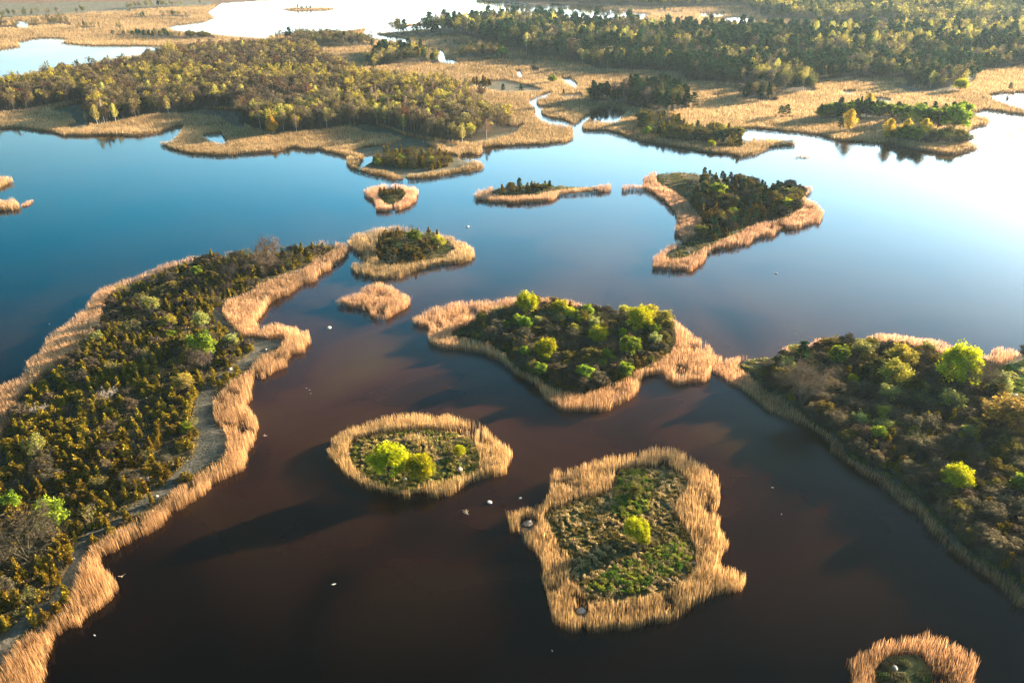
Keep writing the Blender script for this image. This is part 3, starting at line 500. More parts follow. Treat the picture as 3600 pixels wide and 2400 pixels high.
def birch(seed, H, Rr, col=(.54, .48, .12), n=1100, low=.3):
    rg = np.random.default_rng(seed); u = low + (1 - low) * rg.random(n) ** .9; v_ = (u - low) / (1 - low); rad = Rr * np.sin(np.clip(v_ * .86 + .12, 0, 1) * math.pi) ** .7 * rg.random(n) ** .45; a = rg.random(n) * math.tau
    lump = .8 + .45 * np.sin(a * 3 + v_ * 9 + seed); pts = np.stack([np.cos(a) * rad * lump, np.sin(a) * rad * lump, u * H], 1)
    V, T = tri_leaves(pts, .34, .0, 1.1, rg); c = np.repeat(np.array(col)[None] * (.6 + .8 * rg.random((n, 1))), 3, 0)
    wt = np.array((.62, .58, .52)); tr = [(*stick((0, 0, -.3), (.15, .1, H * .93), .13, .03, 5), wt)]
    for i in range(10): e = pts[rg.integers(n)]; tr.append((*stick((0, 0, e[2] * .75), e, .04, .012, 3), wt * .7))
    return dict(crown=((V, T, c), M_leaf), trunk=(cat_(tr), M_bark))
def spruce(seed, H, Rr):
    rg = np.random.default_rng(seed); n = 800; u = rg.random(n) ** .8; rad = Rr * (1 - u) * (.6 + .4 * ((u * 9) % 1)) * rg.random(n) ** .3; a = rg.random(n) * math.tau
    V, T = tri_leaves(np.stack([np.cos(a) * rad, np.sin(a) * rad, H * (.06 + .93 * u)], 1), .5, .2, 1.2, rg)
    return dict(crown=((V, T, vary((.03, .055, .02), n, rg, .5)), M_needle), trunk=((*stick((0, 0, -.3), (0, 0, H * .9), .2, .03, 5), np.tile((.12, .08, .05), (10, 1))), M_bark))
LIME, LIME2, YG, PALE, GRN, OLV, GOLD = (.52, .50, .012), (.34, .37, .012), (.46, .41, .045), (.33, .34, .08), (.25, .33, .025), (.14, .115, .022), (.36, .25, .05)
PROT = {}
def proto(key, d): PROT[key] = d
for i in range(3):
    proto('lime%d' % i, leafy(100 + i, 3.4, 6.2, LIME, 6000, .27, .03, LIME2, .62, lumps=120)); proto('green%d' % i, leafy(110 + i, 2.6, 5.0, GRN, 2600, .28, .08, (.11, .17, .02), .5))
    proto('pale%d' % i, leafy(120 + i, 3.0, 5.4, PALE, 1500, .26, .12, (.22, .24, .09), .4, twigs=500)); proto('yg%d' % i, leafy(130 + i, 4.2, 6.6, YG, 3400, .30, .12, (.26, .25, .05), .55, twigs=400, lumps=60))
    proto('olive%d' % i, leafy(140 + i, 2.4, 4.2, OLV, 1500, .26, .08, (.12, .11, .03), .5, twigs=250)); proto('gold%d' % i, leafy(150 + i, 3.8, 6.0, GOLD, 2600, .28, .1, (.25, .18, .06), .5, twigs=500))
for i in range(5):
    proto('shrub%d' % i, bare_tree(200 + i, 2.1, 3.3, [(.15, .115, .07), (.12, .10, .062), (.20, .155, .09), (.13, .105, .072), (.15, .135, .065)][i], 6, 4, 4, 4, bud=[None, None, (.30, .30, .06), None, (.22, .22, .06)][i]))
    proto('jun%d' % i, juniper(300 + i, [.95, 1.3, .8, 1.6, 1.1][i], [3.3, 2.6, 3.9, 2.2, 2.9][i], spires=[3, 5, 2, 6, 4][i]))
    proto('pine%d' % i, pine(400 + i, [12, 14, 11, 13, 10][i], [2.7, 3.0, 2.9, 2.4, 3.3][i], lay=[1, 1.2, 1, 1.5, .9][i]))
for i in range(2): proto('baretree%d' % i, bare_tree(260 + i, 4.2, 7.0, (.17, .125, .09), 9, 6, 6, 7, .12, tw=.028)); proto('birch%d' % i, birch(500 + i, 13, 2.5)); proto('spruce%d' % i, spruce(550 + i, 12, 2.3)); proto('ybirch%d' % i, birch(520 + i, 10, 3.1, (.62, .42, .045), 3600, .20))
for i in range(3): proto('thorn%d' % i, leafy(160 + i, [2.3, 1.9, 2.6][i], [3.6, 3.2, 3.9][i], [(.14, .112, .068), (.17, .13, .072), (.115, .10, .062)][i], 2600, .17, .06, None, .5, twigs=500, lumps=40))
proto('oak0', bare_tree(290, 8.0, 10.0, (.105, .088, .055), 9, 7, 6, 9, .1, tw=.035))
proto('paleshrub0', bare_tree(270, 2.6, 3.6, (.42, .36, .30), 8, 5, 4, 4, .04, tw=.03))
proto('bbirch0', birch(530, 12, 2.0, (.30, .20, .14), 420, .35))
FT = {'brown': ((.145, .11, .062), None), 'ygreen': ((.28, .225, .06), (.58, .50, .065)), 'tan': ((.19, .15, .075), (.27, .225, .08)), 'red': ((.15, .07, .04), None), 'grey': ((.10, .085, .065), None), 'oliveg': ((.085, .09, .032), (.14, .14, .04)), 'fgreen': ((.08, .12, .02), (.13, .19, .025))}
for nm, (c_, l_) in FT.items():
    for i in range(2): proto(nm + str(i), forest_tree(600 + i + len(nm) * 7, [11.5, 13][i], [3.6, 4.2][i], c_, l_))
NV = {}
for k in PROT: b_ = k.rstrip('0123456789'); NV[b_] = NV.get(b_, 0) + 1
DESC = {'lime': 'lime green bush', 'green': 'fresh green bush', 'pale': 'pale green bush', 'yg': 'yellow green round tree', 'olive': 'olive leafy bush', 'gold': 'golden leafing bush', 'shrub': 'bare brown shrub', 'jun': 'olive juniper',
 'pine': 'dark green pine', 'thorn': 'rounded grey-brown shrub', 'oak': 'leafless grey-brown tree', 'baretree': 'leafless wide-crowned brown tree', 'birch': 'yellow green white-trunked birch', 'spruce': 'dark conical spruce', 'ybirch': 'golden white-trunked birch', 'paleshrub': 'bleached leafless shrub', 'bbirch': 'bare reddish white-trunked birch',
 'brown': 'leafless brown broadleaf tree', 'ygreen': 'yellow green broadleaf tree', 'tan': 'tan budding broadleaf tree', 'red': 'reddish brown leafless tree', 'grey': 'grey leafless broadleaf tree', 'oliveg': 'olive broadleaf tree', 'fgreen': 'fresh green broadleaf tree'}
NAME = dict(lime='leafy_bush', green='leafy_bush', pale='leafy_bush', yg='round_tree', olive='leafy_bush', gold='leafy_bush', shrub='bare_shrub', jun='juniper', pine='pine_tree', baretree='bare_tree', oak='bare_tree', thorn='bare_shrub', birch='birch_tree', spruce='spruce_tree', ybirch='birch_tree', paleshrub='bare_shrub', bbirch='birch_tree')
CATG = dict(leafy_bush='bush', round_tree='tree', bare_shrub='shrub', juniper='juniper', pine_tree='pine', bare_tree='tree', birch_tree='birch', spruce_tree='spruce', broadleaf_tree='tree')
MESH = {}
def place(key, x, y, z, s_, rot, label, group=None, sz=1.0):
    b_ = key.rstrip('0123456789'); nm = NAME.get(b_, 'broadleaf_tree'); pr = PROT[key]
    if key not in MESH: MESH[key] = {p_: fast_mesh(key + '_' + p_, *g_[0]) for p_, g_ in pr.items()}; [MESH[key][p_].materials.append(pr[p_][1]) for p_ in pr]
    if len(pr) == 1:
        o = bpy.data.objects.new(nm, MESH[key]['crown']); sc.collection.objects.link(o)
    else:
        o = bpy.data.objects.new(nm, None); sc.collection.objects.link(o); o.empty_display_size = .5
        for p_ in pr: c = bpy.data.objects.new(p_, MESH[key][p_]); sc.collection.objects.link(c); c.parent = o
    o.location = (x, y, z); o.rotation_euler = (0, 0, rot); o.scale = (s_, s_, s_ * sz)
    return tag(o, label, CATG[nm], group)
PEND = []      # automatic placements: (kind-name, key, x, y, z, s, rot, sz, region)
taken = []
def put(spec, isl, group=None):
    """hand-placed: key, centre x, y (survey units), half-width, phrase"""
    for kx, fx, fy, r_, ph in spec:
        b_ = kx; key = kx + str(rng.integers(NV[kx])); pr = PROT[key]; V = pr['crown'][0][0]; pw = np.percentile(np.abs(V[:, 0]), 97); ph_ = V[:, 2].max()
        zc = 2.5
        for _ in range(4):
            x, y = P(fx, fy, zc); s_ = r_ * slant(x, y) / (FPX / S) / pw; zc = ph_ * s_ * .60
        x, y = P(fx, fy, zc); z = float(at(Hm, x, y)); taken.append((x, y, pw * s_ * .8))
        place(key, float(x), float(y), z - .05, float(s_), rng.random() * 6.28, DESC[b_] + ' ' + ph, group or ('leafy trees and bushes of ' + isl), float(np.clip(3.6 / (ph_ * s_), 1.22, 2.0)) if b_ in ('lime', 'green', 'yg', 'pale', 'gold') and isl[4:] not in ('far shore', 'oval islet', 'squarish islet') else 1.0)
def r4(x, y): return x / 3, 522.7 + y / 3
def rc(k, x, y): ox, oy = {4: (0, 522.7), 5: (784, 522.7), 6: (1568, 522.7), 7: (0, 1045.3), 8: (784, 1045.3), 9: (1568, 1045.3)}[k]; return ox + x / 3, oy + y / 3
def L_(k, items): return [(a, *rc(k, x, y), r / 3, ph) for a, x, y, r, ph in items]
put([('lime', 892, 1058, 38, 'largest on the oval islet'), ('lime', 963, 1073, 29, 'beside the largest bush of the oval islet'), ('lime', 1055, 1042, 13, 'smallest on the oval islet, by a bare shrub'), ('shrub', 1036, 1030, 17, 'behind the smallest lime bush of the oval islet')], 'the oval islet')
put([('lime', 1462, 1222, 24, 'standing alone on the squarish islet'), ('lime', 1480, 1248, 10, 'at the foot of the lone tree of the squarish islet'), ('olive', 1460, 1132, 14, 'in the nettles of the squarish islet'), ('shrub', 1459, 1108, 13, 'at the back of the squarish islet')], 'the squarish islet')
put(L_(5, [('lime', 1280, 545, 62, 'at the back left of the wooded islet'), ('olive', 1235, 605, 30, 'below the back left lime bush of the wooded islet'), ('lime', 1500, 578, 50, 'in the back row of the wooded islet'), ('lime', 1568, 612, 40, 'touching the back row of the wooded islet'), ('green', 1450, 625, 20, 'tiny and bright among dark shrubs of the wooded islet'),
 ('lime', 1590, 655, 25, 'small, mid wooded islet below the back row'), ('lime', 1650, 660, 34, 'beside two small limes mid wooded islet'), ('olive', 1470, 700, 18, 'tiny, in the shade left of centre on the wooded islet'), ('yg', 1610, 728, 44, 'in the middle of the wooded islet'), ('pale', 1352, 668, 38, 'left of centre on the wooded islet'),
 ('lime', 1770, 765, 58, 'big and upright right of centre on the wooded islet'), ('pale', 1750, 690, 45, 'behind the upright lime bush of the wooded islet'), ('lime', 2050, 658, 78, 'largest of the wooded islet, on its right half'), ('yg', 1950, 588, 34, 'at the back rim right of the wooded islet'), ('yg', 2120, 598, 50, 'on the right rim of the wooded islet'),
 ('yg', 2215, 650, 62, 'at the right end of the wooded islet, catching the sun'), ('lime', 1405, 862, 64, 'at the front left of the wooded islet'), ('green', 1985, 848, 60, 'at the front right of the wooded islet'), ('lime', 1940, 755, 28, 'small, right half of the wooded islet'), ('olive', 1692, 932, 46, 'at the front of the wooded islet'), ('green', 1792, 968, 27, 'lowest and small at the front edge of the wooded islet'),
 ('shrub', 1560, 905, 38, 'between the front lime bushes of the wooded islet'), ('green', 1810, 905, 16, 'tiny, above the front edge bush of the wooded islet'), ('pale', 2165, 800, 42, 'by the right clearing of the wooded islet')]), 'the wooded islet')
put(L_(5, [('green', 505, 88, 40, 'at the centre back of the ring islet'), ('yg', 675, 112, 38, 'at the right of the ring islet'), ('olive', 580, 140, 36, 'in the middle of the ring islet'), ('olive', 505, 180, 38, 'at the front of the ring islet'), ('olive', 350, 120, 42, 'wide and low at the left of the ring islet'), ('shrub', 330, 175, 30, 'at the front left of the ring islet')]), 'the ring islet')
put(L_(6, [('green', 1070, 910, 56, 'second from the dark pine on the right island'), ('pale', 1240, 872, 62, 'behind the twin yellow trees of the right island'), ('yg', 1512, 918, 76, 'at the back of the right island'), ('olive', 1732, 932, 50, 'left of the brightest bush on the right island'), ('lime', 1905, 962, 104, 'brightest and roundest, at the back of the right island'), ('yg', 1450, 1035, 92, 'tallest and domed in the middle of the right island'),
 ('baretree', 2062, 1010, 92, 'beside the brightest bush of the right island'), ('pale', 2192, 1092, 58, 'at the edge of the meadow on the right island'), ('baretree', 860, 1035, 135, 'widest dome near the dark pine of the right island'), ('lime', 1166, 1075, 34, 'small, in the shade of the right island'), ('olive', 1358, 1175, 30, 'small, below the domed tree of the right island'), ('yg', 1370, 1305, 50, 'upper of three lit bushes on the slope of the right island'),
 ('pale', 1210, 1348, 46, 'left of three lit bushes on the slope of the right island'), ('green', 1340, 1450, 46, 'lowest of three lit bushes on the slope of the right island'), ('lime', 1580, 1435, 30, 'small and round on the lower slope of the right island'), ('olive', 1600, 1090, 50, 'right of the domed tree on the right island'), ('gold', 2255, 1320, 112, 'large beside the pale track of the right island'), ('gold', 2120, 1290, 56, 'left of the large golden bush on the right island'), ('olive', 1265, 1025, 30, 'above the small lime bush on the right island')])
 + L_(9, [('lime', 1880, 190, 74, 'lowest of the right island, above the shore'), ('green', 2335, 230, 52, 'cut by the right edge of the photo'), ('olive', 2130, 165, 40, 'right of the lowest lime bush on the right island')]), 'the right island')
put(L_(4, [('green', 1357, 330, 34, 'near the outer shore of the long island'), ('gold', 1190, 432, 38, 'small, on the upper half of the long island'), ('pale', 1035, 562, 54, 'on the upper left of the long island'), ('pale', 1600, 805, 46, 'alone at the inner bay of the long island'), ('yg', 1165, 675, 50, 'in the upper middle of the long island'), ('pale', 1382, 665, 52, 'left of the inner bay of the long island'), ('pale', 680, 785, 36, 'by the outer reeds of the long island'),
 ('olive', 1300, 815, 62, 'left of two dark crowns mid long island'), ('green', 1395, 845, 70, 'right of two dark crowns mid long island'), ('green', 1182, 762, 26, 'small, left of the two dark crowns of the long island'), ('pale', 250, 1525, 60, 'at the lower left of the long island'), ('baretree', 1580, 310, 64, 'left of the tall bare pair on the long island'), ('baretree', 1850, 140, 80, 'tallest and rearmost on the long island'), ('baretree', 1815, 230, 90, 'in front of the rearmost tree of the long island'),
 ('shrub', 1130, 440, 46, 'beside the small golden bush of the long island'), ('shrub', 910, 690, 52, 'by the outer reeds of the long island'), ('baretree', 1395, 905, 60, 'below two dark crowns on the long island'), ('shrub', 690, 865, 54, 'left in the upper half of the long island'), ('paleshrub', 275, 1275, 48, 'by the outer shore of the long island'), ('paleshrub', 750, 1165, 54, 'in the open middle of the long island'), ('shrub', 1412, 1045, 42, 'near the inner reeds of the long island'),
 ('green', 1290, 1405, 34, 'near the inner shore track of the long island'), ('gold', 1270, 1090, 56, 'in the inner half of the long island')])
 + L_(7, [('green', 350, 440, 82, 'bright and upright beside the huge bare tree'), ('oak', 130, 560, 190, 'huge, at the lower left of the long island'), ('green', 85, 355, 44, 'above the huge bare tree'), ('paleshrub', 1003, 190, 34, 'by the lower inner shore of the long island'), ('shrub', 680, 210, 42, 'above the lower shore of the long island')]), 'the long island')
put([('green', 868, 372, 8, 'at the left of the half islet by the mainland'), ('green', 920, 361, 8, 'mid half islet by the mainland'), ('lime', 990, 365, 7, 'at the right of the half islet by the mainland'), ('shrub', 950, 376, 13, 'in the middle of the half islet by the mainland'), ('olive', 915, 371, 10, 'below the green bush mid half islet'), ('olive', 919, 445, 9, 'on the kite shaped islet'),
 ('yg', 1254, 431, 8, 'on the right of the slim islet'), ('olive', 1172, 434, 11, 'at the left of the slim islet'), ('green', 1682, 490, 9, 'small, at the front of the arrowhead islet'), ('green', 1648, 440, 17, 'in the left half of the arrowhead islet'), ('lime', 1808, 472, 13, 'at the right tip of the arrowhead islet'), ('yg', 1815, 448, 14, 'at the back right of the arrowhead islet'),
 ('lime', 1607, 298, 7, 'by the dark shore scrub at right'), ('yg', 1656, 292, 11, 'behind the dark shore scrub at right'), ('lime', 1635, 330, 8, 'in front of the dark shore scrub at right'), ('green', 1485, 300, 9, 'left in the shore scrub'), ('green', 1363, 213, 13, 'at the left end of the pine grove'), ('green', 2198, 266, 24, 'at the right end of the dark tree row'), ('green', 2160, 267, 20, 'second from the right end of the dark tree row'),
 ('green', 2077, 258, 17, 'mid dark tree row'), ('green', 2120, 262, 20, 'right half of the dark tree row'), ('green', 1153, 117, 10, 'at the right end of the round clump'), ('green', 1269, 181, 8, 'on the marsh by the creek'), ('lime', 2208, 192, 12, 'at the tip of the right pine wood')], 'the far shore')
def put_base(spec):
    for kx, fx, fy, hF, ph in spec:
        key = kx + str(rng.integers(NV[kx])); x, y = P(fx, fy, .3); V = PROT[key]['crown'][0][0]; Hh = V[:, 2].max()
        d = slant(x, y); s_ = hF * d / (FPX / S) / Hh / (math.sqrt(x * x + y * y) / d); taken.append((x, y, 1.5 * s_))
        place(key, float(x), float(y), float(at(Hm, x, y)) - .05, float(s_), rng.random() * 6.28, DESC[kx] + ' ' + ph, 'lone trees on the shore and marsh')
put_base([('ybirch', 1947, 304, 47, 'alone on the marsh in front of the dark row'), ('ybirch', 2038, 322, 43, 'leftmost of the birch group by the right shore'), ('ybirch', 2078, 322, 42, 'second of the birch group by the right shore'), ('ybirch', 2118, 325, 45, 'tallest of the birch group by the right shore'), ('ybirch', 2142, 326, 26, 'shortest of the birch group by the right shore'),
 ('pine', 1155, 214, 21, 'left of two on the marsh by the creek'), ('pine', 1197, 214, 20, 'right of two on the marsh by the creek'), ('pine', 1294, 219, 14, 'alone on the marsh right of the creek'), ('spruce', 1971, 272, 44, 'rising from the dark tree row'), ('pine', 1928, 303, 30, 'beside the lone golden birch'), ('ybirch', 1992, 255, 36, 'behind the spruce of the dark row'),
 ('pine', 1192, 442, 30, 'flat-topped on the slim islet'), ('pine', 1262, 440, 22, 'right on the slim islet'), ('pine', 1836, 850, 60, 'broad at the left end of the right island'), ('pine', 1716, 428, 20, 'rising at the back of the arrowhead islet'), ('spruce', 1543, 261, 32, 'in front of the pine grove'), ('pine', 1478, 297, 36, 'at the left end of the shore scrub'), ('pine', 2318, 211, 17, 'by the right-hand pool'),
 ('spruce', 910, 452, 24, 'on the kite shaped islet'), ('ybirch', 627, 312, 42, 'at the front edge of the left wood'), ('bbirch', 682, 308, 40, 'at the front edge of the left wood'), ('bbirch', 1118, 320, 45, 'at the right corner of the left wood'), ('birch', 866, 284, 44, 'at the front edge of the left wood bay'), ('birch', 1062, 332, 48, 'at the right front of the left wood'), ('birch', 225, 290, 42, 'at the left front of the left wood')])
TK = np.array(taken)

# ---- automatic cover
def grid(mask, sp, jit=.42):
    i, j = np.nonzero(mask)
    if not len(i): return np.zeros(0), np.zeros(0)
    x0, x1, y0, y1 = WX[i, j].min(), WX[i, j].max(), WY[i, j].min(), WY[i, j].max()
    gx, gy = np.meshgrid(np.arange(x0, x1, sp), np.arange(y0, y1, sp * .87)); gx[1::2] += sp / 2
    gx = (gx + rng.uniform(-jit, jit, gx.shape) * sp).ravel(); gy = (gy + rng.uniform(-jit, jit, gy.shape) * sp).ravel()
    fx, fy = Q(gx, gy); ok = (fx > GX0) & (fx < GX1 - 2) & (fy > GY0) & (fy < GY1 - 2); gx, gy = gx[ok], gy[ok]
    ok = at(mask, gx, gy); return gx[ok], gy[ok]
def free(x, y, k=.75):
    ok = np.ones(len(x), bool)
    for tx, ty, tr in TK: ok &= (x - tx) ** 2 + (y - ty) ** 2 > (tr * k) ** 2
    return ok
def add(x, y, kinds, s0, s1, region, szr=.12):
    x, y = np.asarray(x), np.asarray(y); z = at(Hm, x, y)
    for a, b_, c in zip(x, y, range(len(x))):
        k = kinds[c]; PEND.append((k, k + str(rng.integers(NV[k])), a, b_, z[c], rng.uniform(s0, s1), rng.random() * 6.28, 1 + rng.uniform(-szr, szr), region))
def pick(ws, x, y, seed=0, sc_=20):
    ks = list(ws); p = np.array([ws[k] for k in ks], float); cum = np.cumsum(p) / p.sum()
    u = .5 * st(fbm(x, y, sc_, 700 + seed), .28, .72) + .5 * rng.random(len(x)); u = st(u, .12, .88) * .999
    return [ks[min(len(ks) - 1, int(np.searchsorted(cum, v)))] for v in u]
inview = (GXX > -280) & (GXX < 2580) & (GYY < 1780)
hl = HOLE['long'] & ~(blur(STRIP, 2, 1) > .6) & inview & (blur(HOLE['long'], 9, 1) > .84)
x, y = grid(hl, 1.95, .5); dens = fbm(x, y, 16, 801); F_ = Q(x, y)
openm = (F_[1] > 880) & (F_[1] < 1080) & (F_[0] > 120)
ok = free(x, y, .8) & (rng.random(len(x)) < np.where(openm, .50, .80) * st(dens, .15, .42)); x, y = x[ok], y[ok]; F_ = Q(x, y)
kk = [('thorn' if rng.random() < .5 else 'shrub') if (rng.random() < (.24 if fy < 900 else .06)) else 'jun' for fy in F_[1]]
add(x, y, kk, .62, 1.15, 'long')
hr = HOLE['right'] & inview & ~mead & ~tail & (blur(HOLE['right'], 11, 1) > .80)
x, y = grid(hr, 2.75); ok = free(x, y, .8); x, y = x[ok], y[ok]; kk = pick(dict(olive=.03, shrub=.47, jun=.45, shrub2=.0) if False else dict(jun=.32, pale=.02, thorn=.42, olive=.10, shrub=.16), x, y, 3, 5)
add(x, y, kk, .75, 1.25, 'right', .18)
hw = HOLE['wooded'] & (GXX > 1090) & (blur(HOLE['wooded'], 5, 1) > .86)
x, y = grid(hw, 2.5); ok = free(x, y, .8); x, y = x[ok], y[ok]; kk = pick(dict(jun=.34, thorn=.34, shrub=.14, olive=.14), x, y, 4, 5); kk = ['green' if rng.random() < .04 else k_ for k_ in kk]; add(x, y, kk, .6, 1.05, 'wooded', .18)
ha = HOLE['arrow'] & (blur(HOLE['arrow'], 4, 1) > .86) & (GXX + GYY * .2 > 1700 - (GYY - 400) * .3) & (GYY < 560)
x, y = grid(ha, 3.3); kk = pick(dict(jun=.34, pine=.30, thorn=.16, olive=.20), x, y, 5, 10); ok = free(x, y, .8) & (rng.random(len(x)) < .92)
for a, b_, k_, o_ in zip(x, y, kk, ok):
    if o_: add([a], [b_], [k_], *( (.30, .44) if k_ == 'pine' else (1.0, 1.5)), 'arrow')
for nm_, m_, sp_, ws, s0, s1 in (('curl', HOLE['curl'] & (GXX > 862) & (GXX < 1010), 4.2, dict(jun=.6, shrub=.4), .8, 1.2), ('kite', reg("872,450 900,442 925,448 915,458 890,460", 0), 3.4, dict(jun=1), .7, 1.0),
  ('slim', reg("1140,446 1160,436 1270,432 1275,440 1240,446 1180,450", 0), 4.2, dict(jun=.8, olive=.2), .8, 1.2), ('half', reg("856,384 860,366 890,360 905,352 950,350 1000,356 1040,372 1030,384 985,392 930,388 890,386", 0) & bare, 3.2, dict(jun=.75, shrub=.25), .9, 1.5),
  ('marsh', reg("1082,198 1130,198 1128,190 1090,190", 0), 4.5, dict(jun=1), 1.3, 1.9)):
    x, y = grid(m_, sp_); ok = free(x, y, .6); x, y = x[ok], y[ok]; add(x, y, pick(ws, x, y, 6, 6), s0, s1, nm_)
MIX = {'decid': dict(brown=.26, grey=.06, red=.03, tan=.20, ygreen=.40, oliveg=.06, bbirch=.03), 'olive': dict(oliveg=.4, tan=.3, brown=.2, pine=.1), 'mixed': dict(oliveg=.25, tan=.2, pine=.35, ygreen=.2), 'pine': dict(pine=.55, grey=.06, oliveg=.16, tan=.10, ygreen=.08, birch=.05), 'pine2': dict(grey=.25, pine=.7, oliveg=.1),
 'far': dict(pine=.34, oliveg=.34, ygreen=.2, tan=.15), 'scrub': dict(jun=.45, pine=.10, shrub=.25, olive=.15), 'rowmix': dict(pine=.5, green=.28, olive=.2), 'bushes': dict(olive=.4, shrub=.4, green=.12)}
SMALL = {'jun', 'shrub', 'olive', 'green'}
for k, v in WOODS.items():
    mix = MIX[v[3]]; m_ = WM[k] & main & (GXX > -220) & (GXX < 2560) & (GYY > -70)
    x, y = grid(m_, v[2])
    if not len(x): continue
    if k == 'pines': keep = (rng.random(len(x)) < np.where(y > 800, .6, 1)); x, y = x[keep], y[keep]
    ok = free(x, y, .5); x, y = x[ok], y[ok]; kk = pick(mix, x, y, len(k), 55 if k in ('left', 'pines', 'ridge') else 18)
    fx, fy = Q(x, y)
    for c in range(len(x)):
        b_ = kk[c]
        if k == 'left' and fy[c] > 225 and b_ == 'ygreen' and rng.random() < .6: b_ = 'brown'
        if k == 'left' and rng.random() < .03: b_ = 'birch'
        if k == 'pines' and 80 < fy[c] < 125 and fx[c] > 1850 and rng.random() < .30: b_ = 'birch'
        sm = b_ in SMALL; big_ = 1.0 * v[1] / 12
        lo, hi = (1.3, 2.1) if sm else (big_ * .8, big_ * 1.15)
        if k == 'ridge' or (k == 'pines' and y[c] > 800): lo, hi = lo * 1.35, hi * 1.35
        add([x[c]], [y[c]], [b_], lo, hi, k)
# sort each kind by how large it shows; the first 300 of a name are things, the others one mass per region
WHERE = {'long': 'on the long left island', 'right': 'on the big right island', 'wooded': 'on the wooded central islet', 'arrow': 'on the arrowhead islet', 'curl': 'on the ring shaped islet', 'kite': 'on the kite shaped islet', 'slim': 'on the slim islet', 'half': 'on the half islet by the mainland', 'marsh': 'in the small row on the marsh',
 'left': 'in the large left wood', 'spur': 'in the spur behind the large left wood', 'knot': 'in the copse by the creek bend', 'pines': 'in the long pine wood', 'ridge': 'on the hazy far ridge', 'clump': 'in the round clump', 'grove': 'in the dark grove beside the pool', 'hump': 'in the small hump-shaped wood', 'shore': 'on the jutting scrub shore', 'row': 'in the dark tree row',
 'strip': 'below the golden birches', 'speck': 'in the low strip before the pines', 'cay': 'on the cay in the far lake'}
def zone_word(region, fx, fy):
    if region == 'long':
        v_ = 'at the far end' if fy < 680 else 'in the upper half' if fy < 860 else 'in the open middle' if fy < 1040 else 'in the lower part' if fy < 1250 else 'in the near corner'
        return v_ + (', outer side' if fx < (690 - fy) * -1.0 * 0 + 420 - (fy - 600) * .42 else ', inner side')
    if region == 'right': return ('on the back rim' if fy < 900 else 'on the upper slope' if fy < 1020 else 'on the lower slope' if fy < 1180 else 'in the near corner') + (', left part' if fx < 2000 + (fy - 900) * .5 else ', right part')
    if region == 'wooded': return 'left third' if fx < 1270 else 'middle third' if fx < 1420 else 'right third'
    if region == 'arrow': return 'left half' if fx < 1700 else 'right half'
    if region == 'left': return ('by the front edge' if fy > 262 else 'in the middle' if fy > 190 else 'at the back') + (', left part' if fx < 400 else ', centre' if fx < 800 else ', right part')
    if region in ('pines', 'ridge'): return ('by the front edge' if fy > 150 else 'in the middle' if fy > 95 else 'at the back') + (', left part' if fx < 1450 else ', centre' if fx < 1900 else ', right part')
    return ''
byname = {}
for q in PEND: byname.setdefault(NAME.get(q[0], 'broadleaf_tree'), []).append(q)
rest = {}
def show(q): 
    fx, fy = Q(q[2], q[3]); vis = (fx > -15) & (fx < 2367) & (fy < 1600) & (fy > 0); return (0 if vis else 1e4) + slant(q[2], q[3])
for nm, L in byname.items():
    L.sort(key=show)
    for c, q in enumerate(L):
        if c < 298:
            fx, fy = Q(q[2], q[3]); wh = WHERE.get(q[8], 'beyond the left lake'); zw = zone_word(q[8], fx, fy)
            size = 'tall' if q[5] * q[7] > {'jun': 1.0, 'shrub': 1.2}.get(q[0], 1.0) else 'short'
            place(q[1], float(q[2]), float(q[3]), float(q[4]) - .05, q[5], q[6], ('%s %s %s %s' % (size, DESC[q[0]], wh, zw)).replace(' ,', ',').strip(), '%s %s' % ({'jun': 'junipers'}.get(q[0], CATG[nm] + ' plants'), wh), q[7])
        else: rest.setdefault((q[8], nm), []).append(q)
for (rg_, nm), L in rest.items():
    Vs, Ts, Cs, o_ = {}, {}, {}, {}
    LV, LT, LC, off = [], [], [], 0; LM = []
    for q in L:
        d = math.sqrt(q[2] ** 2 + q[3] ** 2)
        for p_, (g_, mt) in PROT[q[1]].items():
            if p_ == 'trunk' and d > 750: continue
            V, T, Cc = g_; V = V.reshape(-1, 3)
            if p_ == 'crown':
                fr = 1.0 if d < 420 else .7 if d < 700 else .42 if d < 1100 else .28
                if fr < 1:
                    k_ = np.sort(rng.permutation(len(T))[:int(len(T) * fr)]); T = T[k_]; u = T.ravel(); V = V[u]; Cc = Cc[u]; T = np.arange(len(u)).reshape(-1, 3)
                    ce = V.reshape(-1, 3, 3).mean(1, keepdims=True); V = ((V.reshape(-1, 3, 3) - ce) * fr ** -.5 + ce).reshape(-1, 3)
            cs_, sn = math.cos(q[6]), math.sin(q[6]); s_ = q[5]
            W_ = np.stack([(V[:, 0] * cs_ - V[:, 1] * sn) * s_ + q[2], (V[:, 0] * sn + V[:, 1] * cs_) * s_ + q[3], V[:, 2] * s_ * q[7] + q[4] - .05], 1)
            LV.append(W_.astype(np.float32)); LT.append((T + off).astype(np.int32)); LC.append((Cc * rng.uniform(.78, 1.22)).astype(np.float32)); off += len(V); LM.append(np.full(len(T), 0 if p_ == 'crown' else 1, np.int32))
    onm = {'juniper': 'juniper_scrub', 'bare_shrub': 'shrub_thicket', 'leafy_bush': 'bush_thicket'}.get(nm, 'woodland')
    me = fast_mesh(onm, np.vstack(LV), np.vstack(LT), np.vstack(LC)); me.materials.append(M_needle if nm in ('juniper', 'pine_tree') else M_twig if nm == 'bare_shrub' else M_leaf); me.materials.append(M_bark)
    me.polygons.foreach_set('material_index', np.concatenate(LM))
    o = link(onm, me, None); tag(o, ('mass of more distant %ss %s' % (nm.replace('_', ' '), WHERE.get(rg_, 'beyond the left lake'))).replace('bushs', 'bushes'), kind='stuff')
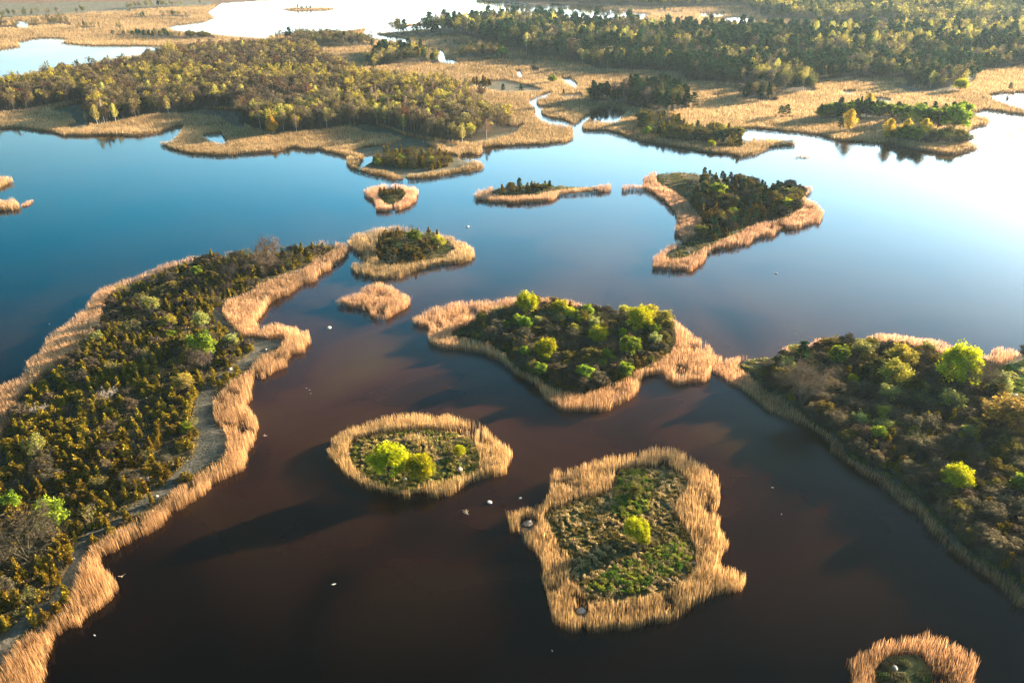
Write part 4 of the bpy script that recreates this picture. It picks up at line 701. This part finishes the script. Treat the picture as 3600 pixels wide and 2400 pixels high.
print('LONG', sorted({o['label'] for o in bpy.data.objects if 'label' in o.keys() and len(o['label'].split()) > 16})[:20])
print('PEND', {k: len(v) for k, v in byname.items()})

# ------------------------------------------------------------------ boulders, birds, driftwood
def rock_mesh(seed, flat=.6):
    import bmesh
    bm = bmesh.new(); bmesh.ops.create_icosphere(bm, subdivisions=3, radius=1); rg = np.random.default_rng(seed); pl = rg.normal(size=(9, 3)); pl /= np.linalg.norm(pl, axis=1)[:, None]; dd = .72 + .25 * rg.random(9)
    for v in bm.verts:
        p = np.array(v.co); 
        for n_, d_ in zip(pl, dd): 
            k = p @ n_ - d_
            if k > 0: p = p - n_ * k * .85
        p *= 1 + .05 * math.sin(p[0] * 7 + seed) * math.cos(p[1] * 6); p[2] *= flat; v.co = p
    me = bpy.data.meshes.new('boulder'); bm.to_mesh(me); bm.free(); return me
def rocks(spec, mt, group):
    for i, (fx, fy, r_, ph) in enumerate(spec):
        x, y = P(fx, fy, .2); rr = r_ * float(slant(x, y)) / (FPX / S); z = max(0, float(at(Hm, x, y)))
        o = link('boulder', rock_mesh(int(fx * 7 + fy), .62), mt); o.location = (x, y, z + rr * .12); o.scale = (rr, rr * .8, rr); o.rotation_euler = (0, 0, rng.random() * 6); tag(o, ph, 'boulder', group)
rocks([(756, 752, 5.5, 'pale flat boulder in the water right of the long island'), (1074, 520, 4.5, 'pale boulder in the open water above the ring islet'), (1783, 627, 3, 'small white stone in the water below the arrowhead islet'), (1124, 1152, 6.2, 'pale boulder in the water below the oval islet'), (1195, 1142, 3.4, 'small pale stone in the water left of the squarish islet'), (1334, 1402, 12, 'large boulder sunk in the front reeds of the squarish islet')], M_pale, 'boulders standing in the water')
rocks([(1057, 1087, 9, 'largest grey boulder on the oval islet, at its front right'), (1000, 1086, 5, 'middle of the boulders right of the lime bushes'), (1005, 1068, 4.5, 'pinkish boulder behind the middle one on the oval islet'), (931, 1110, 7, 'pale boulder at the front of the oval islet'), (845, 1063, 6.5, 'flat pale boulder left of the largest lime bush'), (804, 1048, 7, 'boulder at the left end of the oval islet'),
 (813, 1036, 4.5, 'upright stone behind the left boulder of the oval islet'), (875, 1103, 3.5, 'small stone at the front left of the oval islet'), (1440, 1098 + 106, 4, 'stone near the lone lime tree'), (1364, 1203, 4.5, 'stone in the left grass of the squarish islet'), (1333, 1210, 4, 'low stone left of the grass stone on the squarish islet'), (1465, 1356, 5, 'pale stone at the front of the squarish islet'),
 (1367, 1352, 4, 'stone by the front left reeds of the squarish islet'), (1502, 1098, 4, 'stone at the back right of the squarish islet'), (1520, 1114, 4, 'flat stone behind the lone lime tree'), (1536, 1340, 5.5, 'upright stone by the front right reeds of the squarish islet'), (1425, 1352, 3, 'tiny pale stone in the front grass of the squarish islet'), (2053, 1544, 6.5, 'grey boulder on the islet at the bottom edge'),
 (2326, 917, 8, 'dark boulder casting a long shadow on the meadow'), (1486, 838, 6, 'round boulder at the front reeds of the wooded islet'), (1468, 845, 4, 'stone beside the round boulder of the wooded islet'), (1004, 574, 5, 'boulder by the right reeds of the ring islet'), (611, 809, 4, 'stone on the shore of the inner bay of the long island'), (362, 1148, 4, 'stone near the lower inner reeds of the long island'),
 (171, 1291, 4, 'stone by the reeds near the bottom left'), (240, 1259 - 252, 3, 'stone in the open middle of the long island'), (530, 855, 5, 'stone on the inner slope of the long island'), (1580, 611 - 26, 4, 'stone at the tip of the arrowhead islet'), (1864, 943, 5, 'stone on the left shore of the right island')], M_rock, 'boulders lying on the islets')
def bird(fx, fy, L, ph, fly=False, yaw=None):
    import bmesh
    bm = bmesh.new(); bmesh.ops.create_uvsphere(bm, u_segments=16, v_segments=10, radius=1)
    for v in bm.verts:
        x, y, z = v.co; t_ = (x + 1) / 2; v.co = (x * .5, y * .2 * (1 - .35 * (1 - t_) ** 2), z * .16 + .05 * (1 - t_) * 1.2)
    hd = bmesh.ops.create_uvsphere(bm, u_segments=10, v_segments=8, radius=.085)['verts']
    for v in hd: v.co.x += .52; v.co.z += .32 if not fly else .06
    n = bmesh.ops.create_cone(bm, segments=8, radius1=.08, radius2=.06, depth=.34, cap_ends=True)['verts']
    for v in n: z = v.co.z; v.co.x += .46 + z * (.12 if not fly else .0); v.co.z += .17 if not fly else .0
    if fly:
        for s_ in (-1, 1):
            c = [(.18, .1 * s_, .06), (.26, .55 * s_, .20), (.0, 1.15 * s_, .12), (-.08, .6 * s_, .16), (-.15, .1 * s_, .05)]
            up = [bm.verts.new(p) for p in c]; dn = [bm.verts.new((p[0], p[1], p[2] - .03)) for p in c]; bm.faces.new(up); bm.faces.new(dn[::-1])
            for i in range(5): bm.faces.new((up[i], dn[i], dn[(i + 1) % 5], up[(i + 1) % 5]))
    me = bpy.data.meshes.new('bird'); bm.to_mesh(me); bm.free(); me.polygons.foreach_set('use_smooth', np.ones(len(me.polygons), bool))
    x, y = P(fx, fy, .1); o = link('bird', me, M_white); o.scale = (L * .8,) * 3; o.location = (x, y, 2.0 if fly else (.08 if at(LAND, x, y) == False else .75)); o.rotation_euler = (0, 0, rng.random() * 6 if yaw is None else yaw)
    bk = link('beak', fast_mesh('beak', [(.6, -.02, .33 if not fly else .07), (.6, .02, .33 if not fly else .07), (.6, 0, .29 if not fly else .03), (.7, 0, .30 if not fly else .04)], [(0, 1, 3), (1, 2, 3), (2, 0, 3), (0, 2, 1)]), M_beak, o)
    return tag(o, ph, 'bird', 'white birds on the lake')
bird(769, 1359, .55, 'white gull flying low over the dark foreground water', True, 1.9); bird(1268, 1493, .5, 'white bird on the black water below the squarish islet'); bird(217, 1458, .7, 'white bird by the reeds near the bottom left corner')
bird(1774, 1119, .6, 'upper of two white birds right of the squarish islet'); bird(1795, 1180, .5, 'lower of two white birds right of the squarish islet'); bird(113, 744, .9, 'white bird beyond the outer reeds of the long island')
bird(1216, 1202, 1.0, 'white swan sitting on a nest in the reed gap'); 
for fx, fy, ph in ((704, 891, 'left of the three specks'), (711, 895, 'middle of the three specks'), (714, 903, 'lowest of the three specks')): bird(fx, fy, .4, 'tiny white gull, ' + ph + ' off the long island')
x, y = P(1214, 1205); ne = link('nest_mound', rock_mesh(99, .3), M_wood); ne.location = (x, y, .35); ne.scale = (1.1, 1.0, 1.0); tag(ne, 'brown nest mound in the left reed gap of the squarish islet', 'nest')
def drift(fx, fy, L, ph, n=4):
    x, y = P(fx, fy, .1); pr = []
    for i in range(n):
        a = rng.random() * 6.28; u = rng.random(2) * L * .3; e = np.array([math.cos(a) * L * .5, math.sin(a) * L * .5, .1 + L * .25 * rng.random()])
        pr.append((*stick((u[0], u[1], -.05), e + (u[0], u[1], 0), .07, .03, 6), np.array((.3, .2, .14))))
    V, T, c = cat_(pr); o = link('driftwood', fast_mesh('driftwood', V, T, c), M_wood); o.location = (x, y, max(.03, float(at(Hm, x, y)))); tag(o, ph, 'driftwood')
drift(1069, 1179, 2.0, 'brown snag poking from the water left of the squarish islet', 6); drift(2086, 1497, 1.8, 'pale fallen branch in the reeds at the bottom right', 2); drift(606, 1001, 1.6, 'pale drift reeds in the water off the long island', 5); drift(278, 1322, 1.2, 'drift debris by the reed hook of the lower left shore', 5)
# ------------------------------------------------------------------ haze
hz = [(-3500, -400, -3), (3500, -400, -3), (3500, 7000, -3), (-3500, 7000, -3), (-3500, -400, 140), (3500, -400, 140), (3500, 7000, 140), (-3500, 7000, 140)]
hm = bpy.data.meshes.new('haze'); hm.from_pydata(hz, [], [(0, 3, 2, 1), (4, 5, 6, 7), (0, 1, 5, 4), (1, 2, 6, 5), (2, 3, 7, 6), (3, 0, 4, 7)])
mh = bpy.data.materials.new('air_haze'); mh.use_nodes = True; mh.node_tree.nodes.clear()
o_ = mh.node_tree.nodes.new('ShaderNodeOutputMaterial'); v_ = mh.node_tree.nodes.new('ShaderNodeVolumePrincipled')
v_.inputs['Color'].default_value = (.62, .84, 1, 1); v_.inputs['Density'].default_value = .000027; v_.inputs['Anisotropy'].default_value = .25
mh.node_tree.links.new(v_.outputs[0], o_.inputs['Volume']); hm.materials.append(mh)
ho = link('haze', hm, None); tag(ho, 'thin pale morning haze over the wetland', kind='stuff')
